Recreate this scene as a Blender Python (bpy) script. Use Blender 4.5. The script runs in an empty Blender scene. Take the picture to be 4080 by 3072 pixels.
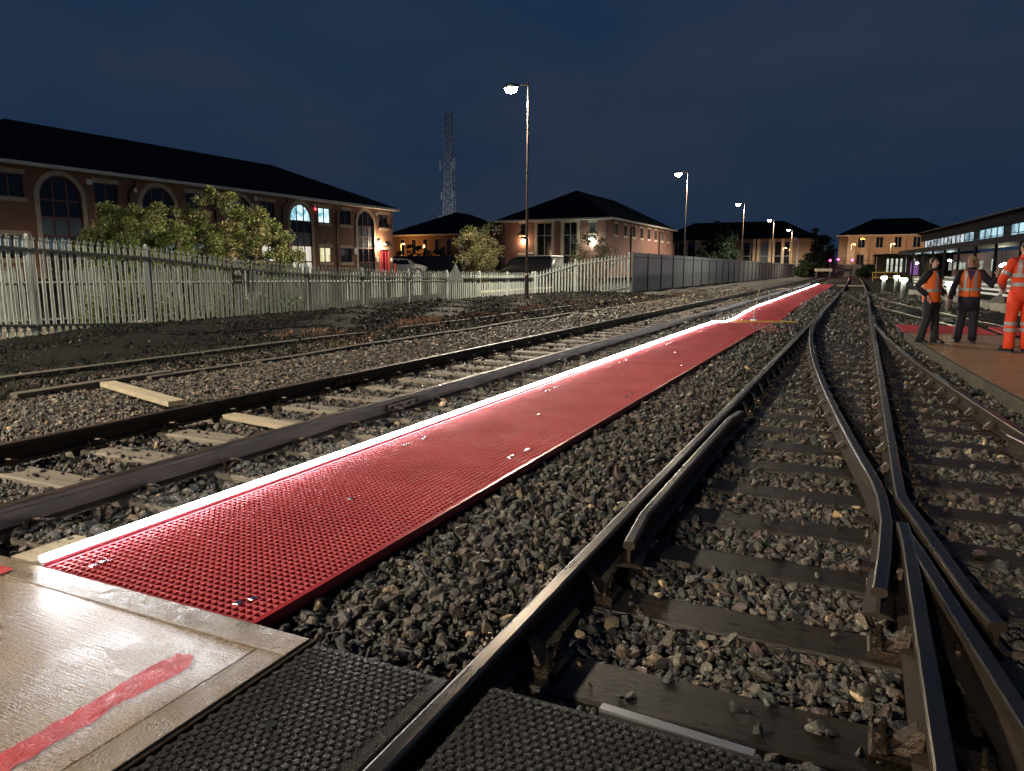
import bpy, math, random
import numpy as np
from mathutils import Vector, Matrix
R = math.radians
rnd = random.Random(7)
C = bpy.context.scene.collection
SC = bpy.context.scene

# ------------------------------------------------------------------ camera
CAMH = 1.44
F_PX, CX, CY, HY = 2930.0, 2040.0, 1536.0, 1069.0
PITCH = math.atan((CY - HY) / F_PX)
YAW = R(25.26)
cam = bpy.data.cameras.new('camera')
cam.sensor_width = 36.0
cam.lens = F_PX / 4080.0 * 36.0
cam.clip_start, cam.clip_end = 0.05, 3000
camo = bpy.data.objects.new('camera', cam)
C.objects.link(camo)
camo.location = (0, 0, CAMH)
camo.rotation_euler = (R(90) - PITCH, 0, YAW)
SC.camera = camo

# ------------------------------------------------------------------ world: dusk sky nearly gone to night
wd = bpy.data.worlds.new('World'); SC.world = wd; wd.use_nodes = True
nt = wd.node_tree; nt.nodes.clear()
o_ = nt.nodes.new('ShaderNodeOutputWorld'); bg = nt.nodes.new('ShaderNodeBackground')
sky = nt.nodes.new('ShaderNodeTexSky'); sky.sky_type = 'NISHITA'; sky.sun_disc = False
sky.sun_elevation = R(-3.0); sky.sun_rotation = R(200); sky.air_density = 1.0; sky.dust_density = 0.6; sky.ozone_density = 3.0
tc = nt.nodes.new('ShaderNodeTexCoord')
ns = nt.nodes.new('ShaderNodeTexNoise'); ns.inputs['Scale'].default_value = 2.2; ns.inputs['Detail'].default_value = 5; ns.inputs['Roughness'].default_value = .55
mp = nt.nodes.new('ShaderNodeMapping'); mp.inputs['Scale'].default_value = (1, 1, 2.6)
rp = nt.nodes.new('ShaderNodeValToRGB')
rp.color_ramp.elements[0].position = .38; rp.color_ramp.elements[0].color = (.0036, .0085, .0185, 1)
rp.color_ramp.elements[1].position = .72; rp.color_ramp.elements[1].color = (.0080, .0116, .0190, 1)
mx = nt.nodes.new('ShaderNodeMix'); mx.data_type = 'RGBA'; mx.blend_type = 'ADD'; mx.inputs[0].default_value = 1.0
sc_ = nt.nodes.new('ShaderNodeMix'); sc_.data_type = 'RGBA'; sc_.blend_type = 'MULTIPLY'; sc_.inputs[0].default_value = 1.0
sc_.inputs[7].default_value = (.02, .03, .05, 1)
L = nt.links
L.new(tc.outputs['Generated'], mp.inputs['Vector']); L.new(mp.outputs['Vector'], ns.inputs['Vector'])
L.new(ns.outputs['Fac'], rp.inputs['Fac'])
L.new(sky.outputs['Color'], sc_.inputs[6])
L.new(rp.outputs['Color'], mx.inputs[6]); L.new(sc_.outputs[2], mx.inputs[7])
L.new(mx.outputs[2], bg.inputs['Color']); bg.inputs['Strength'].default_value = 1.0
L.new(bg.outputs[0], o_.inputs[0])

SC.view_settings.view_transform = 'Standard'; SC.view_settings.look = 'None'
SC.view_settings.exposure = 1.6; SC.view_settings.gamma = 1.0
SC.render.engine = 'CYCLES'
SC.cycles.use_denoising = True
SC.cycles.use_light_tree = True
SC.cycles.max_bounces = 5; SC.cycles.diffuse_bounces = 2; SC.cycles.glossy_bounces = 3; SC.cycles.transparent_max_bounces = 12
SC.cycles.sample_clamp_indirect = 3.0
SC.cycles.caustics_reflective = False; SC.cycles.caustics_refractive = False

# ------------------------------------------------------------------ pixel -> place
def ray(x, y):
    dx, dy = (x - CX) / F_PX, (y - CY) / F_PX
    cp, sp = math.cos(PITCH), math.sin(PITCH)
    up = -dy * cp - sp; fw = cp - dy * sp; rr = dx
    ca, sa = math.cos(YAW), math.sin(YAW)
    return rr * ca - fw * sa, fw * ca + rr * sa, up, fw
def gp(x, y, z=0.0):
    X, Y, u, f = ray(x, y); t = (z - CAMH) / u
    return X * t, Y * t
def at_depth(x, y, fw):
    X, Y, u, f = ray(x, y); t = fw / f
    return X * t, Y * t, CAMH + u * t

# ------------------------------------------------------------------ mesh builder
WL = {}
class MB:
    def __init__(s): s.v = []; s.f = []; s.uvc = None
    def add(s, vs, fs):
        b = len(s.v); s.v += [tuple(p) for p in vs]; s.f += [tuple(i + b for i in f) for f in fs]; return s
    def box(s, x0, x1, y0, y1, z0, z1):
        return s.add([(x0,y0,z0),(x1,y0,z0),(x1,y1,z0),(x0,y1,z0),(x0,y0,z1),(x1,y0,z1),(x1,y1,z1),(x0,y1,z1)],
                     [(0,3,2,1),(4,5,6,7),(0,1,5,4),(1,2,6,5),(2,3,7,6),(3,0,4,7)])
    def bev(s, x0, x1, y0, y1, z0, z1, b=.01):
        # box with chamfered top edge
        return s.add([(x0,y0,z0),(x1,y0,z0),(x1,y1,z0),(x0,y1,z0),(x0,y0,z1-b),(x1,y0,z1-b),(x1,y1,z1-b),(x0,y1,z1-b),
                      (x0+b,y0+b,z1),(x1-b,y0+b,z1),(x1-b,y1-b,z1),(x0+b,y1-b,z1)],
                     [(0,3,2,1),(8,9,10,11),(0,1,5,4),(1,2,6,5),(2,3,7,6),(3,0,4,7),(4,5,9,8),(5,6,10,9),(6,7,11,10),(7,4,8,11)])
    def obox(s, c, size, M):
        hx, hy, hz = [q / 2 for q in size]; c = Vector(c)
        vs = [tuple(c + M @ Vector((a, b, d))) for d in (-hz, hz) for a, b in ((-hx,-hy),(hx,-hy),(hx,hy),(-hx,hy))]
        return s.add(vs, [(0,3,2,1),(4,5,6,7),(0,1,5,4),(1,2,6,5),(2,3,7,6),(3,0,4,7)])
    def bar(s, p0, p1, w, d=None, up=(0,0,1)):
        p0, p1 = Vector(p0), Vector(p1); d = d or w
        a = (p1 - p0); l = a.length; a.normalize(); u = Vector(up)
        if abs(a.dot(u)) > .98: u = Vector((1,0,0))
        sx = a.cross(u).normalized(); sz = sx.cross(a)
        M = Matrix((sx, a, sz)).transposed()
        return s.obox((p0 + p1) / 2, (w, l, d), M)
    def tube(s, pts, rad, n=8, caps=True, sq=1.0):
        pts = [Vector(p) for p in pts]
        if not isinstance(rad, (list, tuple)): rad = [rad] * len(pts)
        b = len(s.v); nrm = None
        for i, p in enumerate(pts):
            t = (pts[min(i+1, len(pts)-1)] - pts[max(i-1, 0)]).normalized()
            if nrm is None:
                nrm = Vector((1,0,0)) if abs(t.x) < .9 else Vector((0,1,0))
            nrm = (nrm - t * nrm.dot(t)).normalized(); bn = t.cross(nrm)
            for k in range(n):
                a = 2 * math.pi * k / n
                s.v.append(tuple(p + (nrm * math.cos(a) + bn * math.sin(a) * sq) * rad[i]))
        for i in range(len(pts) - 1):
            for k in range(n):
                a0 = b + i*n + k; a1 = b + i*n + (k+1) % n
                s.f.append((a0, a1, a1 + n, a0 + n))
        if caps:
            s.f.append(tuple(b + k for k in range(n))[::-1]); e = b + (len(pts)-1)*n
            s.f.append(tuple(e + k for k in range(n)))
        return s
    def loft(s, rings, n=18, caps=True):
        # rings: (cx, cy, cz, rx, ry[, tilt_x])
        b = len(s.v)
        for r in rings:
            cx, cy, cz, rx, ry = r[:5]; tl = r[5] if len(r) > 5 else 0
            for k in range(n):
                a = 2 * math.pi * k / n
                x, y = rx * math.cos(a), ry * math.sin(a)
                s.v.append((cx + x, cy + y, cz + tl * x))
        for i in range(len(rings) - 1):
            for k in range(n):
                a0 = b + i*n + k; a1 = b + i*n + (k+1) % n
                s.f.append((a0, a1, a1 + n, a0 + n))
        if caps:
            s.f.append(tuple(b + k for k in range(n))[::-1]); e = b + (len(rings)-1)*n
            s.f.append(tuple(e + k for k in range(n)))
        return s
    def cyl(s, x, y, z0, z1, r0, r1=None, n=12):
        return s.loft([(x,y,z0,r0,r0),(x,y,z1,r1 if r1 is not None else r0,r1 if r1 is not None else r0)], n)
    def build(s, name, m, parent=None, local=False, smooth=False, loc=None):
        me = bpy.data.meshes.new(name)
        off = (0,0,0)
        if not local:
            if parent is not None: off = WL[parent.name]
            elif loc is not None: off = loc
        v = np.array(s.v, dtype=np.float64).reshape(-1, 3) - np.array(off)
        me.from_pydata(v.tolist(), [], s.f)
        if m is not None: me.materials.append(m)
        if smooth: me.polygons.foreach_set('use_smooth', [True] * len(me.polygons))
        me.update()
        o = bpy.data.objects.new(name, me); C.objects.link(o)
        if parent is not None:
            o.parent = parent; WL[o.name] = WL[parent.name]
        else:
            o.location = loc if loc is not None else (0,0,0); WL[o.name] = tuple(o.location)
        return o
def tag(o, label=None, cat=None, group=None, kind=None):
    if label: o['label'] = label
    if cat: o['category'] = cat
    if group: o['group'] = group
    if kind: o['kind'] = kind
    return o
def thing(name, loc, label, cat, group=None, rz=0.0):
    o = bpy.data.objects.new(name, None); C.objects.link(o); o.location = loc; o.rotation_euler = (0,0,rz)
    o.empty_display_size = .2
    WL[o.name] = tuple(loc)
    return tag(o, label, cat, group)
def inst(name, me, parent, loc=(0,0,0), rot=(0,0,0), scale=(1,1,1)):
    # another object that shares mesh data; loc in world for unrotated roots
    o = bpy.data.objects.new(name, me); C.objects.link(o)
    w = WL[parent.name] if parent is not None else (0,0,0)
    o.parent = parent; o.location = tuple(a - b for a, b in zip(loc, w)); o.rotation_euler = rot; o.scale = scale
    WL[o.name] = tuple(loc)
    return o

# ------------------------------------------------------------------ materials
def mat(name, col, rough=.6, metal=0.0, var=.25, vscale=3.0, bump=0.0, bscale=30.0, col2=None, rvar=0.0, spec=.5, emit=None, estr=0.0, stretch=None, thr=None, attr=None):
    m = bpy.data.materials.new(name); m.use_nodes = True
    n = m.node_tree.nodes; l = m.node_tree.links; b = n['Principled BSDF']
    b.inputs['Roughness'].default_value = rough; b.inputs['Metallic'].default_value = metal
    b.inputs['Specular IOR Level'].default_value = spec
    g = n.new('ShaderNodeNewGeometry'); vec = g.outputs['Position']
    if stretch:
        q = n.new('ShaderNodeMapping'); q.inputs['Scale'].default_value = stretch; l.new(vec, q.inputs['Vector']); vec = q.outputs['Vector']
    c4 = (*col, 1)
    if attr:
        a = n.new('ShaderNodeAttribute'); a.attribute_name = attr[0]; a.attribute_type = attr[1]
        l.new(a.outputs['Color'], b.inputs['Base Color'])
    if var > 0 or col2:
        t = n.new('ShaderNodeTexNoise'); t.inputs['Scale'].default_value = vscale; t.inputs['Detail'].default_value = 5; t.inputs['Roughness'].default_value = .62
        l.new(vec, t.inputs['Vector'])
        rp = n.new('ShaderNodeValToRGB')
        lo, hi = thr or (.32, .68)
        rp.color_ramp.elements[0].position = lo; rp.color_ramp.elements[1].position = hi
        if col2: rp.color_ramp.elements[0].color = c4; rp.color_ramp.elements[1].color = (*col2, 1)
        else:
            rp.color_ramp.elements[0].color = (*[c * (1 - var) for c in col], 1); rp.color_ramp.elements[1].color = (*[min(1, c * (1 + var)) for c in col], 1)
        l.new(t.outputs['Fac'], rp.inputs['Fac'])
        if attr:
            mxx = n.new('ShaderNodeMix'); mxx.data_type = 'RGBA'; mxx.blend_type = 'MULTIPLY'; mxx.inputs[0].default_value = 1
            rp.color_ramp.elements[0].color = (1-var,)*3 + (1,); rp.color_ramp.elements[1].color = (1+var,)*3 + (1,)
            l.new(a.outputs['Color'], mxx.inputs[6]); l.new(rp.outputs['Color'], mxx.inputs[7]); l.new(mxx.outputs[2], b.inputs['Base Color'])
        else:
            l.new(rp.outputs['Color'], b.inputs['Base Color'])
        if rvar:
            mr = n.new('ShaderNodeMapRange'); mr.inputs['To Min'].default_value = max(.03, rough - rvar); mr.inputs['To Max'].default_value = min(1, rough + rvar)
            mr.inputs['From Min'].default_value = .3; mr.inputs['From Max'].default_value = .7
            t2 = n.new('ShaderNodeTexNoise'); t2.inputs['Scale'].default_value = vscale * 2.7; t2.inputs['Detail'].default_value = 4
            l.new(vec, t2.inputs['Vector']); l.new(t2.outputs['Fac'], mr.inputs['Value']); l.new(mr.outputs['Result'], b.inputs['Roughness'])
    elif not attr:
        b.inputs['Base Color'].default_value = c4
    if bump:
        t = n.new('ShaderNodeTexNoise'); t.inputs['Scale'].default_value = bscale; t.inputs['Detail'].default_value = 4
        l.new(vec, t.inputs['Vector'])
        bp = n.new('ShaderNodeBump'); bp.inputs['Strength'].default_value = bump; bp.inputs['Distance'].default_value = .02
        l.new(t.outputs['Fac'], bp.inputs['Height']); l.new(bp.outputs['Normal'], b.inputs['Normal'])
    if emit:
        b.inputs['Emission Color'].default_value = (*emit, 1); b.inputs['Emission Strength'].default_value = estr
    return m
def emat(name, col, s):
    m = bpy.data.materials.new(name); m.use_nodes = True; n = m.node_tree.nodes; n.clear()
    o = n.new('ShaderNodeOutputMaterial'); e = n.new('ShaderNodeEmission'); e.inputs[0].default_value = (*col, 1); e.inputs[1].default_value = s
    m.node_tree.links.new(e.outputs[0], o.inputs[0]); return m
def lit_room(name, col, col2, s, scale=(1.6, 1.6, 1.6), bands=False):
    # a lit window: brighter ceiling, furniture and blinds seen as uneven patches
    m = bpy.data.materials.new(name); m.use_nodes = True; n = m.node_tree.nodes; n.clear(); l = m.node_tree.links
    o = n.new('ShaderNodeOutputMaterial'); e = n.new('ShaderNodeEmission'); g = n.new('ShaderNodeNewGeometry')
    q = n.new('ShaderNodeMapping'); q.inputs['Scale'].default_value = scale; l.new(g.outputs['Position'], q.inputs['Vector'])
    t = n.new('ShaderNodeTexVoronoi'); t.feature = 'F1'; t.distance = 'CHEBYCHEV'; t.inputs['Scale'].default_value = 1.0
    l.new(q.outputs['Vector'], t.inputs['Vector'])
    rp = n.new('ShaderNodeValToRGB'); rp.color_ramp.elements[0].color = (*col2, 1); rp.color_ramp.elements[0].position = .2
    rp.color_ramp.elements[1].color = (*col, 1); rp.color_ramp.elements[1].position = .62
    l.new(t.outputs['Color'], rp.inputs['Fac']); l.new(rp.outputs['Color'], e.inputs[0]); e.inputs[1].default_value = s
    gl = n.new('ShaderNodeBsdfGlossy'); gl.inputs['Roughness'].default_value = .05; gl.inputs['Color'].default_value = (.04, .04, .04, 1)
    ad = n.new('ShaderNodeAddShader'); l.new(e.outputs[0], ad.inputs[0]); l.new(gl.outputs[0], ad.inputs[1]); l.new(ad.outputs[0], o.inputs[0]); return m
M = {}
M['ground'] = mat('ground_dirt', (.015,.013,.011), .85, var=.5, vscale=2.0, bump=.9, bscale=22, col2=(.036,.031,.025), spec=.08)
M['timber'] = mat('sleeper_timber', (.012,.009,.0065), .40, var=.5, vscale=5, bump=.35, bscale=26, col2=(.030,.021,.013), rvar=.15, stretch=(.6,6,6))
M['timber_l'] = mat('old_sleeper_timber', (.13,.112,.088), .7, var=.4, vscale=3, bump=.5, bscale=30, col2=(.24,.205,.16), stretch=(.6,6,6))
M['plank'] = mat('pale_plank', (.36,.30,.21), .7, var=.2, vscale=4, bump=.3, bscale=40, stretch=(.8,8,8))
M['baulk'] = mat('weathered_baulk', (.06,.052,.042), .8, var=.4, vscale=4, bump=.5, bscale=25, col2=(.115,.10,.078), stretch=(5,.6,5))
M['rail'] = mat('rail_steel', (.022,.016,.012), .5, .35, var=.3, vscale=3.5, bump=.0, bscale=80, col2=(.048,.032,.021), rvar=.06, stretch=(3,2,3))
M['rail_top'] = mat('polished_rail_head', (.19,.16,.13), .30, 1.0, var=.1, vscale=1.2, col2=(.23,.195,.16), rvar=.04, stretch=(3,.6,1))
M['rail_l'] = mat('rail_steel_siding', (.022,.017,.015), .5, .3, var=.5, vscale=2.5, bump=.25, bscale=35, col2=(.075,.045,.03), rvar=.12, stretch=(6,.8,6))
M['iron'] = mat('rusty_iron', (.022,.016,.012), .4, .5, var=.5, vscale=9, bump=.4, bscale=60, col2=(.058,.034,.020), rvar=.15)
M['iron_bright'] = mat('oily_bolt_steel', (.11,.085,.06), .28, .9, var=.3, vscale=12, rvar=.1)
M['rubber'] = mat('black_rubber', (.004,.004,.004), .5, var=.4, vscale=60, bump=.9, bscale=160, col2=(.012,.012,.0118), rvar=.2, spec=.32)
M['grp'] = mat('red_grp', (.36,.045,.055), .68, var=.22, vscale=1.3, bump=.15, bscale=90, rvar=.08, col2=(.50,.075,.09), thr=(.28,.62), spec=.3)
M['grp_side'] = mat('red_grp_side', (.36,.022,.032), .35, var=.15, vscale=6)
M['steel_dark'] = mat('galv_angle_dark', (.09,.09,.09), .45, .7, var=.3, vscale=6)
M['alu'] = mat('aluminium', (.6,.6,.6), .35, .9, var=.1, vscale=8)
M['clip'] = mat('stainless_clip', (.75,.74,.72), .22, 1.0, var=0)
M['galv'] = mat('galvanised_steel', (.35,.385,.36), .5, .15, var=.3, vscale=3.0, bump=.1, bscale=30, rvar=.1, stretch=(3,3,.5))
M['galv_old'] = mat('galvanised_old', (.27,.29,.26), .55, .1, var=.35, vscale=3.0, stretch=(3,3,.5))
M['fence_dark'] = mat('fence_rail_dark', (.055,.062,.060), .55, .3, var=.3, vscale=4)
M['pole'] = mat('lamp_post_brown', (.085,.058,.045), .45, .2, var=.35, vscale=2.5, stretch=(4,4,.5))
M['lamp_body'] = mat('lamp_casing', (.12,.12,.12), .5, .3, var=.1)
M['white'] = mat('white_paint', (.72,.72,.70), .5, var=.12, vscale=4)
M['sign_back'] = mat('sign_back_grey', (.74,.73,.66), .5, 0, var=.12, vscale=4)
M['black'] = mat('black_plate', (.012,.012,.012), .4, var=.1)
M['brick'] = mat('red_brown_brick', (.195,.095,.063), .85, var=.2, vscale=1.5, bump=.3, bscale=18, col2=(.24,.122,.084))
M['brick_c'] = mat('red_brick', (.165,.075,.055), .85, var=.2, vscale=1.5, bump=.3, bscale=18, col2=(.205,.10,.075))
M['buff'] = mat('buff_brick', (.46,.33,.23), .85, var=.2, vscale=1.2, bump=.2, bscale=14, col2=(.54,.40,.28))
M['buff_d'] = mat('brown_brick', (.19,.12,.075), .85, var=.2, vscale=1.2, bump=.2, bscale=14)
M['stone'] = mat('sandstone', (.45,.36,.26), .8, var=.2, vscale=3, bump=.15, bscale=25)
M['cream'] = mat('cream_concrete', (.50,.43,.33), .8, var=.3, vscale=3, bump=.3, bscale=12)
M['roof'] = mat('dark_slate', (.009,.009,.010), .95, var=.35, vscale=1.2, bump=.4, bscale=9, spec=.12)
M['fascia'] = mat('white_fascia', (.62,.57,.50), .6, var=.15, vscale=2)
M['maroon'] = mat('maroon_frame', (.10,.024,.034), .5, var=.15)
M['redframe'] = mat('red_door_frame', (.55,.03,.06), .45, var=.1)
M['whiteframe'] = mat('grey_frame', (.30,.29,.28), .5, var=.1)
M['glass'] = mat('dark_glass', (.010,.012,.015), .06, var=0, spec=.9)
M['glass_g'] = mat('grey_panel_glass', (.085,.10,.115), .15, var=.2, vscale=1.4, spec=.7)
M['pipe'] = mat('black_downpipe', (.010,.010,.011), .6, var=.1, spec=.2)
M['lattice'] = mat('tower_steel', (.62,.63,.66), .6, .1, var=.15, vscale=1)
M['antenna'] = mat('antenna_white', (.7,.7,.66), .5, var=.1)
M['mossy'] = mat('mossy_concrete', (.03,.028,.018), .8, var=.4, vscale=5, bump=.5, bscale=25, col2=(.085,.075,.048))
M['spoil'] = mat('black_spoil', (.010,.010,.0095), .75, var=.5, vscale=5, bump=1.0, bscale=30, col2=(.022,.020,.018), spec=.08)
M['spoilstone'] = mat('spoil_stone', (.1,.1,.1), .8, var=.3, vscale=40, bump=.4, bscale=60, attr=('col','INSTANCER'), spec=.12)
M['concrete'] = mat('grey_concrete', (.30,.27,.22), .7, var=.3, vscale=3, bump=.3, bscale=20, rvar=.2)
M['asphalt'] = mat('asphalt', (.045,.045,.045), .7, var=.3, vscale=4, bump=.4, bscale=40)
M['bark'] = mat('bark', (.10,.07,.042), .85, var=.35, vscale=8, bump=.6, bscale=30)
M['twig'] = mat('pale_twig', (.24,.18,.10), .8, var=.3, vscale=6)
M['leaf'] = mat('leaf', (.1,.13,.04), .55, var=.25, vscale=2, attr=('col','GEOMETRY'), spec=.35)
M['leaf_dark'] = mat('leaf_dark', (.03,.05,.03), .7, var=.25, vscale=2, attr=('col','GEOMETRY'), spec=.2)
M['weed'] = mat('dry_weed', (.3,.2,.1), .85, var=.2, vscale=2, attr=('col','GEOMETRY'), spec=.2)
M['stonemix'] = mat('ballast_stone', (.1,.1,.1), .48, var=.38, vscale=55, bump=.5, bscale=90, attr=('col','INSTANCER'), rvar=.22, spec=.5)
M['yellow'] = mat('yellow_paint', (.62,.40,.05), .5, var=.15, vscale=6)
M['skin'] = mat('skin', (.62,.36,.27), .55, var=.08, vscale=12)
M['hair_d'] = mat('dark_hair', (.028,.019,.013), .6, var=.3, vscale=40)
M['hair_b'] = mat('blonde_hair', (.45,.29,.11), .5, var=.35, vscale=40)
M['hivis'] = mat('orange_hivis', (1.0,.16,.02), .7, var=.12, vscale=5, bump=.35, bscale=14)
M['hivis_r'] = mat('red_orange_hivis', (1.0,.075,.018), .7, var=.12, vscale=5, bump=.45, bscale=10)
M['reflect'] = mat('reflective_tape', (.42,.40,.38), .4, .2, var=.12, vscale=14)
M['cloth_d'] = mat('charcoal_cloth', (.018,.019,.022), .85, var=.35, vscale=6, bump=.5, bscale=14)
M['cloth_n'] = mat('navy_coat', (.022,.018,.032), .8, var=.35, vscale=6, bump=.5, bscale=12)
M['cloth_p'] = mat('purple_scarf', (.07,.025,.10), .8, var=.2, vscale=9)
M['boot'] = mat('black_leather', (.014,.013,.013), .3, var=.2, vscale=10)
M['sole'] = mat('grey_sole', (.08,.08,.08), .6, var=.1)
M['eye'] = mat('eye_dark', (.015,.01,.008), .3, var=0)
M['lip'] = mat('lip', (.36,.13,.11), .5, var=0)
M['carpaint'] = mat('white_car_paint', (.55,.57,.58), .22, .1, var=.05, spec=.7)
M['vanpaint'] = mat('dark_van_paint', (.05,.052,.055), .4, .1, var=.1)
M['tyre'] = mat('tyre', (.015,.015,.015), .8, var=.1)
M['redlens'] = emat('red_lens', (1.0, .02, .12), 14.0)
M['mesh_far'] = None
M['lamp_warm'] = emat('lamp_lens', (1.0, .93, .66), 90.0)
M['led'] = emat('led_diffuser', (.95, .95, 1.0), 20.0)
M['bollard_e'] = emat('bollard_lens', (.93, 1.0, .72), 9.0)
M['wall_e'] = emat('wall_lamp_lens', (1.0, .80, .52), 34.0)
M['cool_e'] = emat('cool_lamp_lens', (.72, .95, 1.0), 40.0)
M['sodium_e'] = emat('sodium_lens', (1.0, .42, .08), 24.0)
M['room_blue'] = lit_room('lit_office', (.75,1.0,1.1), (.16,.42,.50), .42, (2,2.0,3.0))
M['room_warm'] = lit_room('lit_lobby', (1.0,.95,.62), (.62,.5,.22), .30, (1,2.5,.6))
M['room_pale'] = lit_room('lit_blinds', (1.0,.94,.82), (.60,.52,.38), .28, (1,2.5,1))
M['station_glow'] = lit_room('lit_screen', (.42,.66,.78), (.16,.27,.33), 1.3, (.7,.7,1.3))
M['station_dim'] = lit_room('dim_screen', (.30,.34,.36), (.04,.05,.055), .7, (1.4,1.4,2.2))
M['station_win'] = lit_room('lit_station_window', (.75,.80,.68), (.30,.31,.24), .30, (2,2,2))
M['amber'] = emat('amber_window_glow', (1.0,.55,.08), 3.0)
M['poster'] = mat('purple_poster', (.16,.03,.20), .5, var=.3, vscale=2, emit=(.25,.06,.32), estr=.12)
# ================================================================== ground
PX = np.array([-900,-60,-36,-30,-24,-20.0,-19.25,-18.7,-17,-16.2,-15.2,-14.0,-12.6,-11.4,-10.2,-9.0,-8.2,-7.2,-6.2,-4.0,-3.62,-3.4,-2.25,-2.1,-1.6,-1.2,2.6,3.5,6,12,900])
PZ = np.array([1.0,1.0,.95,.85,.45,.0,-.10,-.34,-.36,-.22,.10,.15,.15,.10,.02,-.01,-.02,-.045,-.10,-.10,-.12,-.15,-.13,-.085,-.125,-.225,-.235,-.20,-.18,-.1,0])
rng = np.random.default_rng(11)
def sag(y):   # the dip under the walkway
    return float(np.interp(y, [20.0, 22.3, 23.6, 27.5, 29.5], [0, -.13, -.14, -.02, 0]))
def hz(x, y):
    z = np.interp(x, PX, PZ)
    far = np.clip((y - 60.0) / 60.0, 0, 1)
    left = (x < -16.5)
    z = np.where(left, z * (1 - far * .4), z)
    gull = (x < -15.6) & (x > -19.3)
    z = np.where(gull, z + np.clip((y - 12.0) / 14.0, 0, 1) * .38, z)
    # the dark spoil heap in front of the fence starts a little beyond the left edge of the view
    bank = (x > -15.6) & (x < -11.0)
    z = np.where(bank, z - np.clip((11.5 - y) / 5.0, 0, 1) * .16 * np.clip((-11.0 - x) / 3.0, 0, 1), z)
    s = np.interp(y, [19.5, 22.3, 23.6, 27.5, 30], [0, -.13, -.14, -.02, 0])
    w = np.clip(1 - np.abs(x + 2.9) / 2.0, 0, 1)
    return z + s * w
xs = np.unique(np.concatenate([np.linspace(-900,-60,8), np.linspace(-60,-20,21), np.linspace(-20,-8,61), np.linspace(-8,4,61), np.linspace(4,16,13), np.linspace(16,60,8), np.linspace(60,900,8)]))
ys = np.unique(np.concatenate([np.linspace(-80,-2,14), np.linspace(-2,12,61), np.linspace(12,40,71), np.linspace(40,160,41), np.linspace(160,1500,10)]))
GX, GY = np.meshgrid(xs, ys)
GZ = hz(GX, GY)
nse = rng.normal(0, 1, GZ.shape)
amp = np.where((GX > -15) & (GX < -11) & (GY < 60), .035, .012) * (np.abs(GX) < 60)
amp = np.where((GX > -3.9) & (GX < 4), .006, amp)
GZ = GZ + np.clip(nse, -1.5, 1.5) * amp
nx, ny = len(xs), len(ys)
gm = MB(); gm.v = np.stack([GX.ravel(), GY.ravel(), GZ.ravel()], 1).tolist()
gm.f = [(j*nx+i, j*nx+i+1, (j+1)*nx+i+1, (j+1)*nx+i) for j in range(ny-1) for i in range(nx-1)]
tag(gm.build('ground', M['ground'], smooth=True), kind='structure')
# the black spoil bank along the fence, a lumpy sheet on the ground
bxs = np.linspace(-15.75,-10.3,40); bys = np.linspace(2,75,300)
BX, BY = np.meshgrid(bxs, bys); edge = np.clip((BX+15.75)/.3,0,1)*np.clip((-10.3-BX)/.5,0,1)
BZ = hz(BX,BY) - .04 + edge*(.075 + .03*np.sin(BX*2.3+BY*1.1) + .02*np.sin(BY*2.9-BX) + rng.normal(0,.014,BX.shape))
gm = MB(); gm.v = np.stack([BX.ravel(),BY.ravel(),BZ.ravel()],1).tolist(); nb = len(bxs)
gm.f = [(j*nb+i, j*nb+i+1, (j+1)*nb+i+1, (j+1)*nb+i) for j in range(len(bys)-1) for i in range(nb-1)]
tag(gm.build('spoil_bank', M['spoil'], smooth=True), kind='structure')
def ground_z(x, y): return float(hz(np.array([x]), np.array([y]))[0])

# ================================================================== rails
def rail_profile(h=.145, head=.07, foot=.13, web=.018):
    a = head/2; b = foot/2; w = web/2
    return [(-a+.012,0),(-a+.004,-.004),(-a,-.012),(-a,-.036),(-w,-.048),(-w,-h+.026),(-b,-h+.010),(-b,-h),(b,-h),(b,-h+.010),(w,-h+.026),(w,-.048),(a,-.036),(a,-.012),(a-.004,-.004),(a-.012,0)]
def sweep(path, prof, z):
    # path [(x,y)] or [(x,y,z)]
    mb = MB(); n = len(prof); P = [Vector((p[0], p[1], 0)) for p in path]; Z = [z + (p[2] if len(p) > 2 else 0) for p in path]
    for i, p in enumerate(P):
        t0 = (P[i] - P[i-1]).normalized() if i else None
        t1 = (P[i+1] - P[i]).normalized() if i < len(P)-1 else None
        t = ((t0 or t1) + (t1 or t0)).normalized()
        nr = Vector((t.y, -t.x, 0)); k = 1.0
        if t0 and t1: k = 1 / max(.6, t.dot(t1))
        for u, w in prof: mb.v.append((p.x + nr.x*u*k, p.y + nr.y*u*k, Z[i] + w))
    for i in range(len(P)-1):
        for k in range(n):
            a0 = i*n+k; a1 = i*n+(k+1) % n
            mb.f.append((a0, a0+n, a1+n, a1))
    mb.f.append(tuple(range(n))); e = (len(P)-1)*n; mb.f.append(tuple(e+k for k in range(n))[::-1])
    return mb
def bend(y): return -.00009 * max(0.0, y - 34) ** 2
R1X, R2X = -1.189, .314
KS = .00325
def sdv(y): return KS * (26 - min(y, 26)) ** 2
PR = rail_profile()
turn = thing('turnout', (0, 8, -.2), 'railway turnout of dark timbers and steel rails with its crossing near the camera', 'railway track')
def yr(a, b, st):
    n = max(2, int(round(abs(b-a)/st))+1); return [a + (b-a)*i/(n-1) for i in range(n)]
def rail(name, path, z=0.0, parent=turn, m=None, prof=PR):
    o = sweep(path, prof, z).build(name, m or M['rail'], parent); n = len(prof)
    if m is None:
        o.data.materials.append(M['rail_top']); nf = (len(path)-1)*n
        idx = np.zeros(len(o.data.polygons), np.int32); kk = np.arange(nf) % n; idx[:nf] = np.isin(kk, (0, 1, n-1, n-2, n-3))
        o.data.polygons.foreach_set('material_index', idx)
    return o
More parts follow.
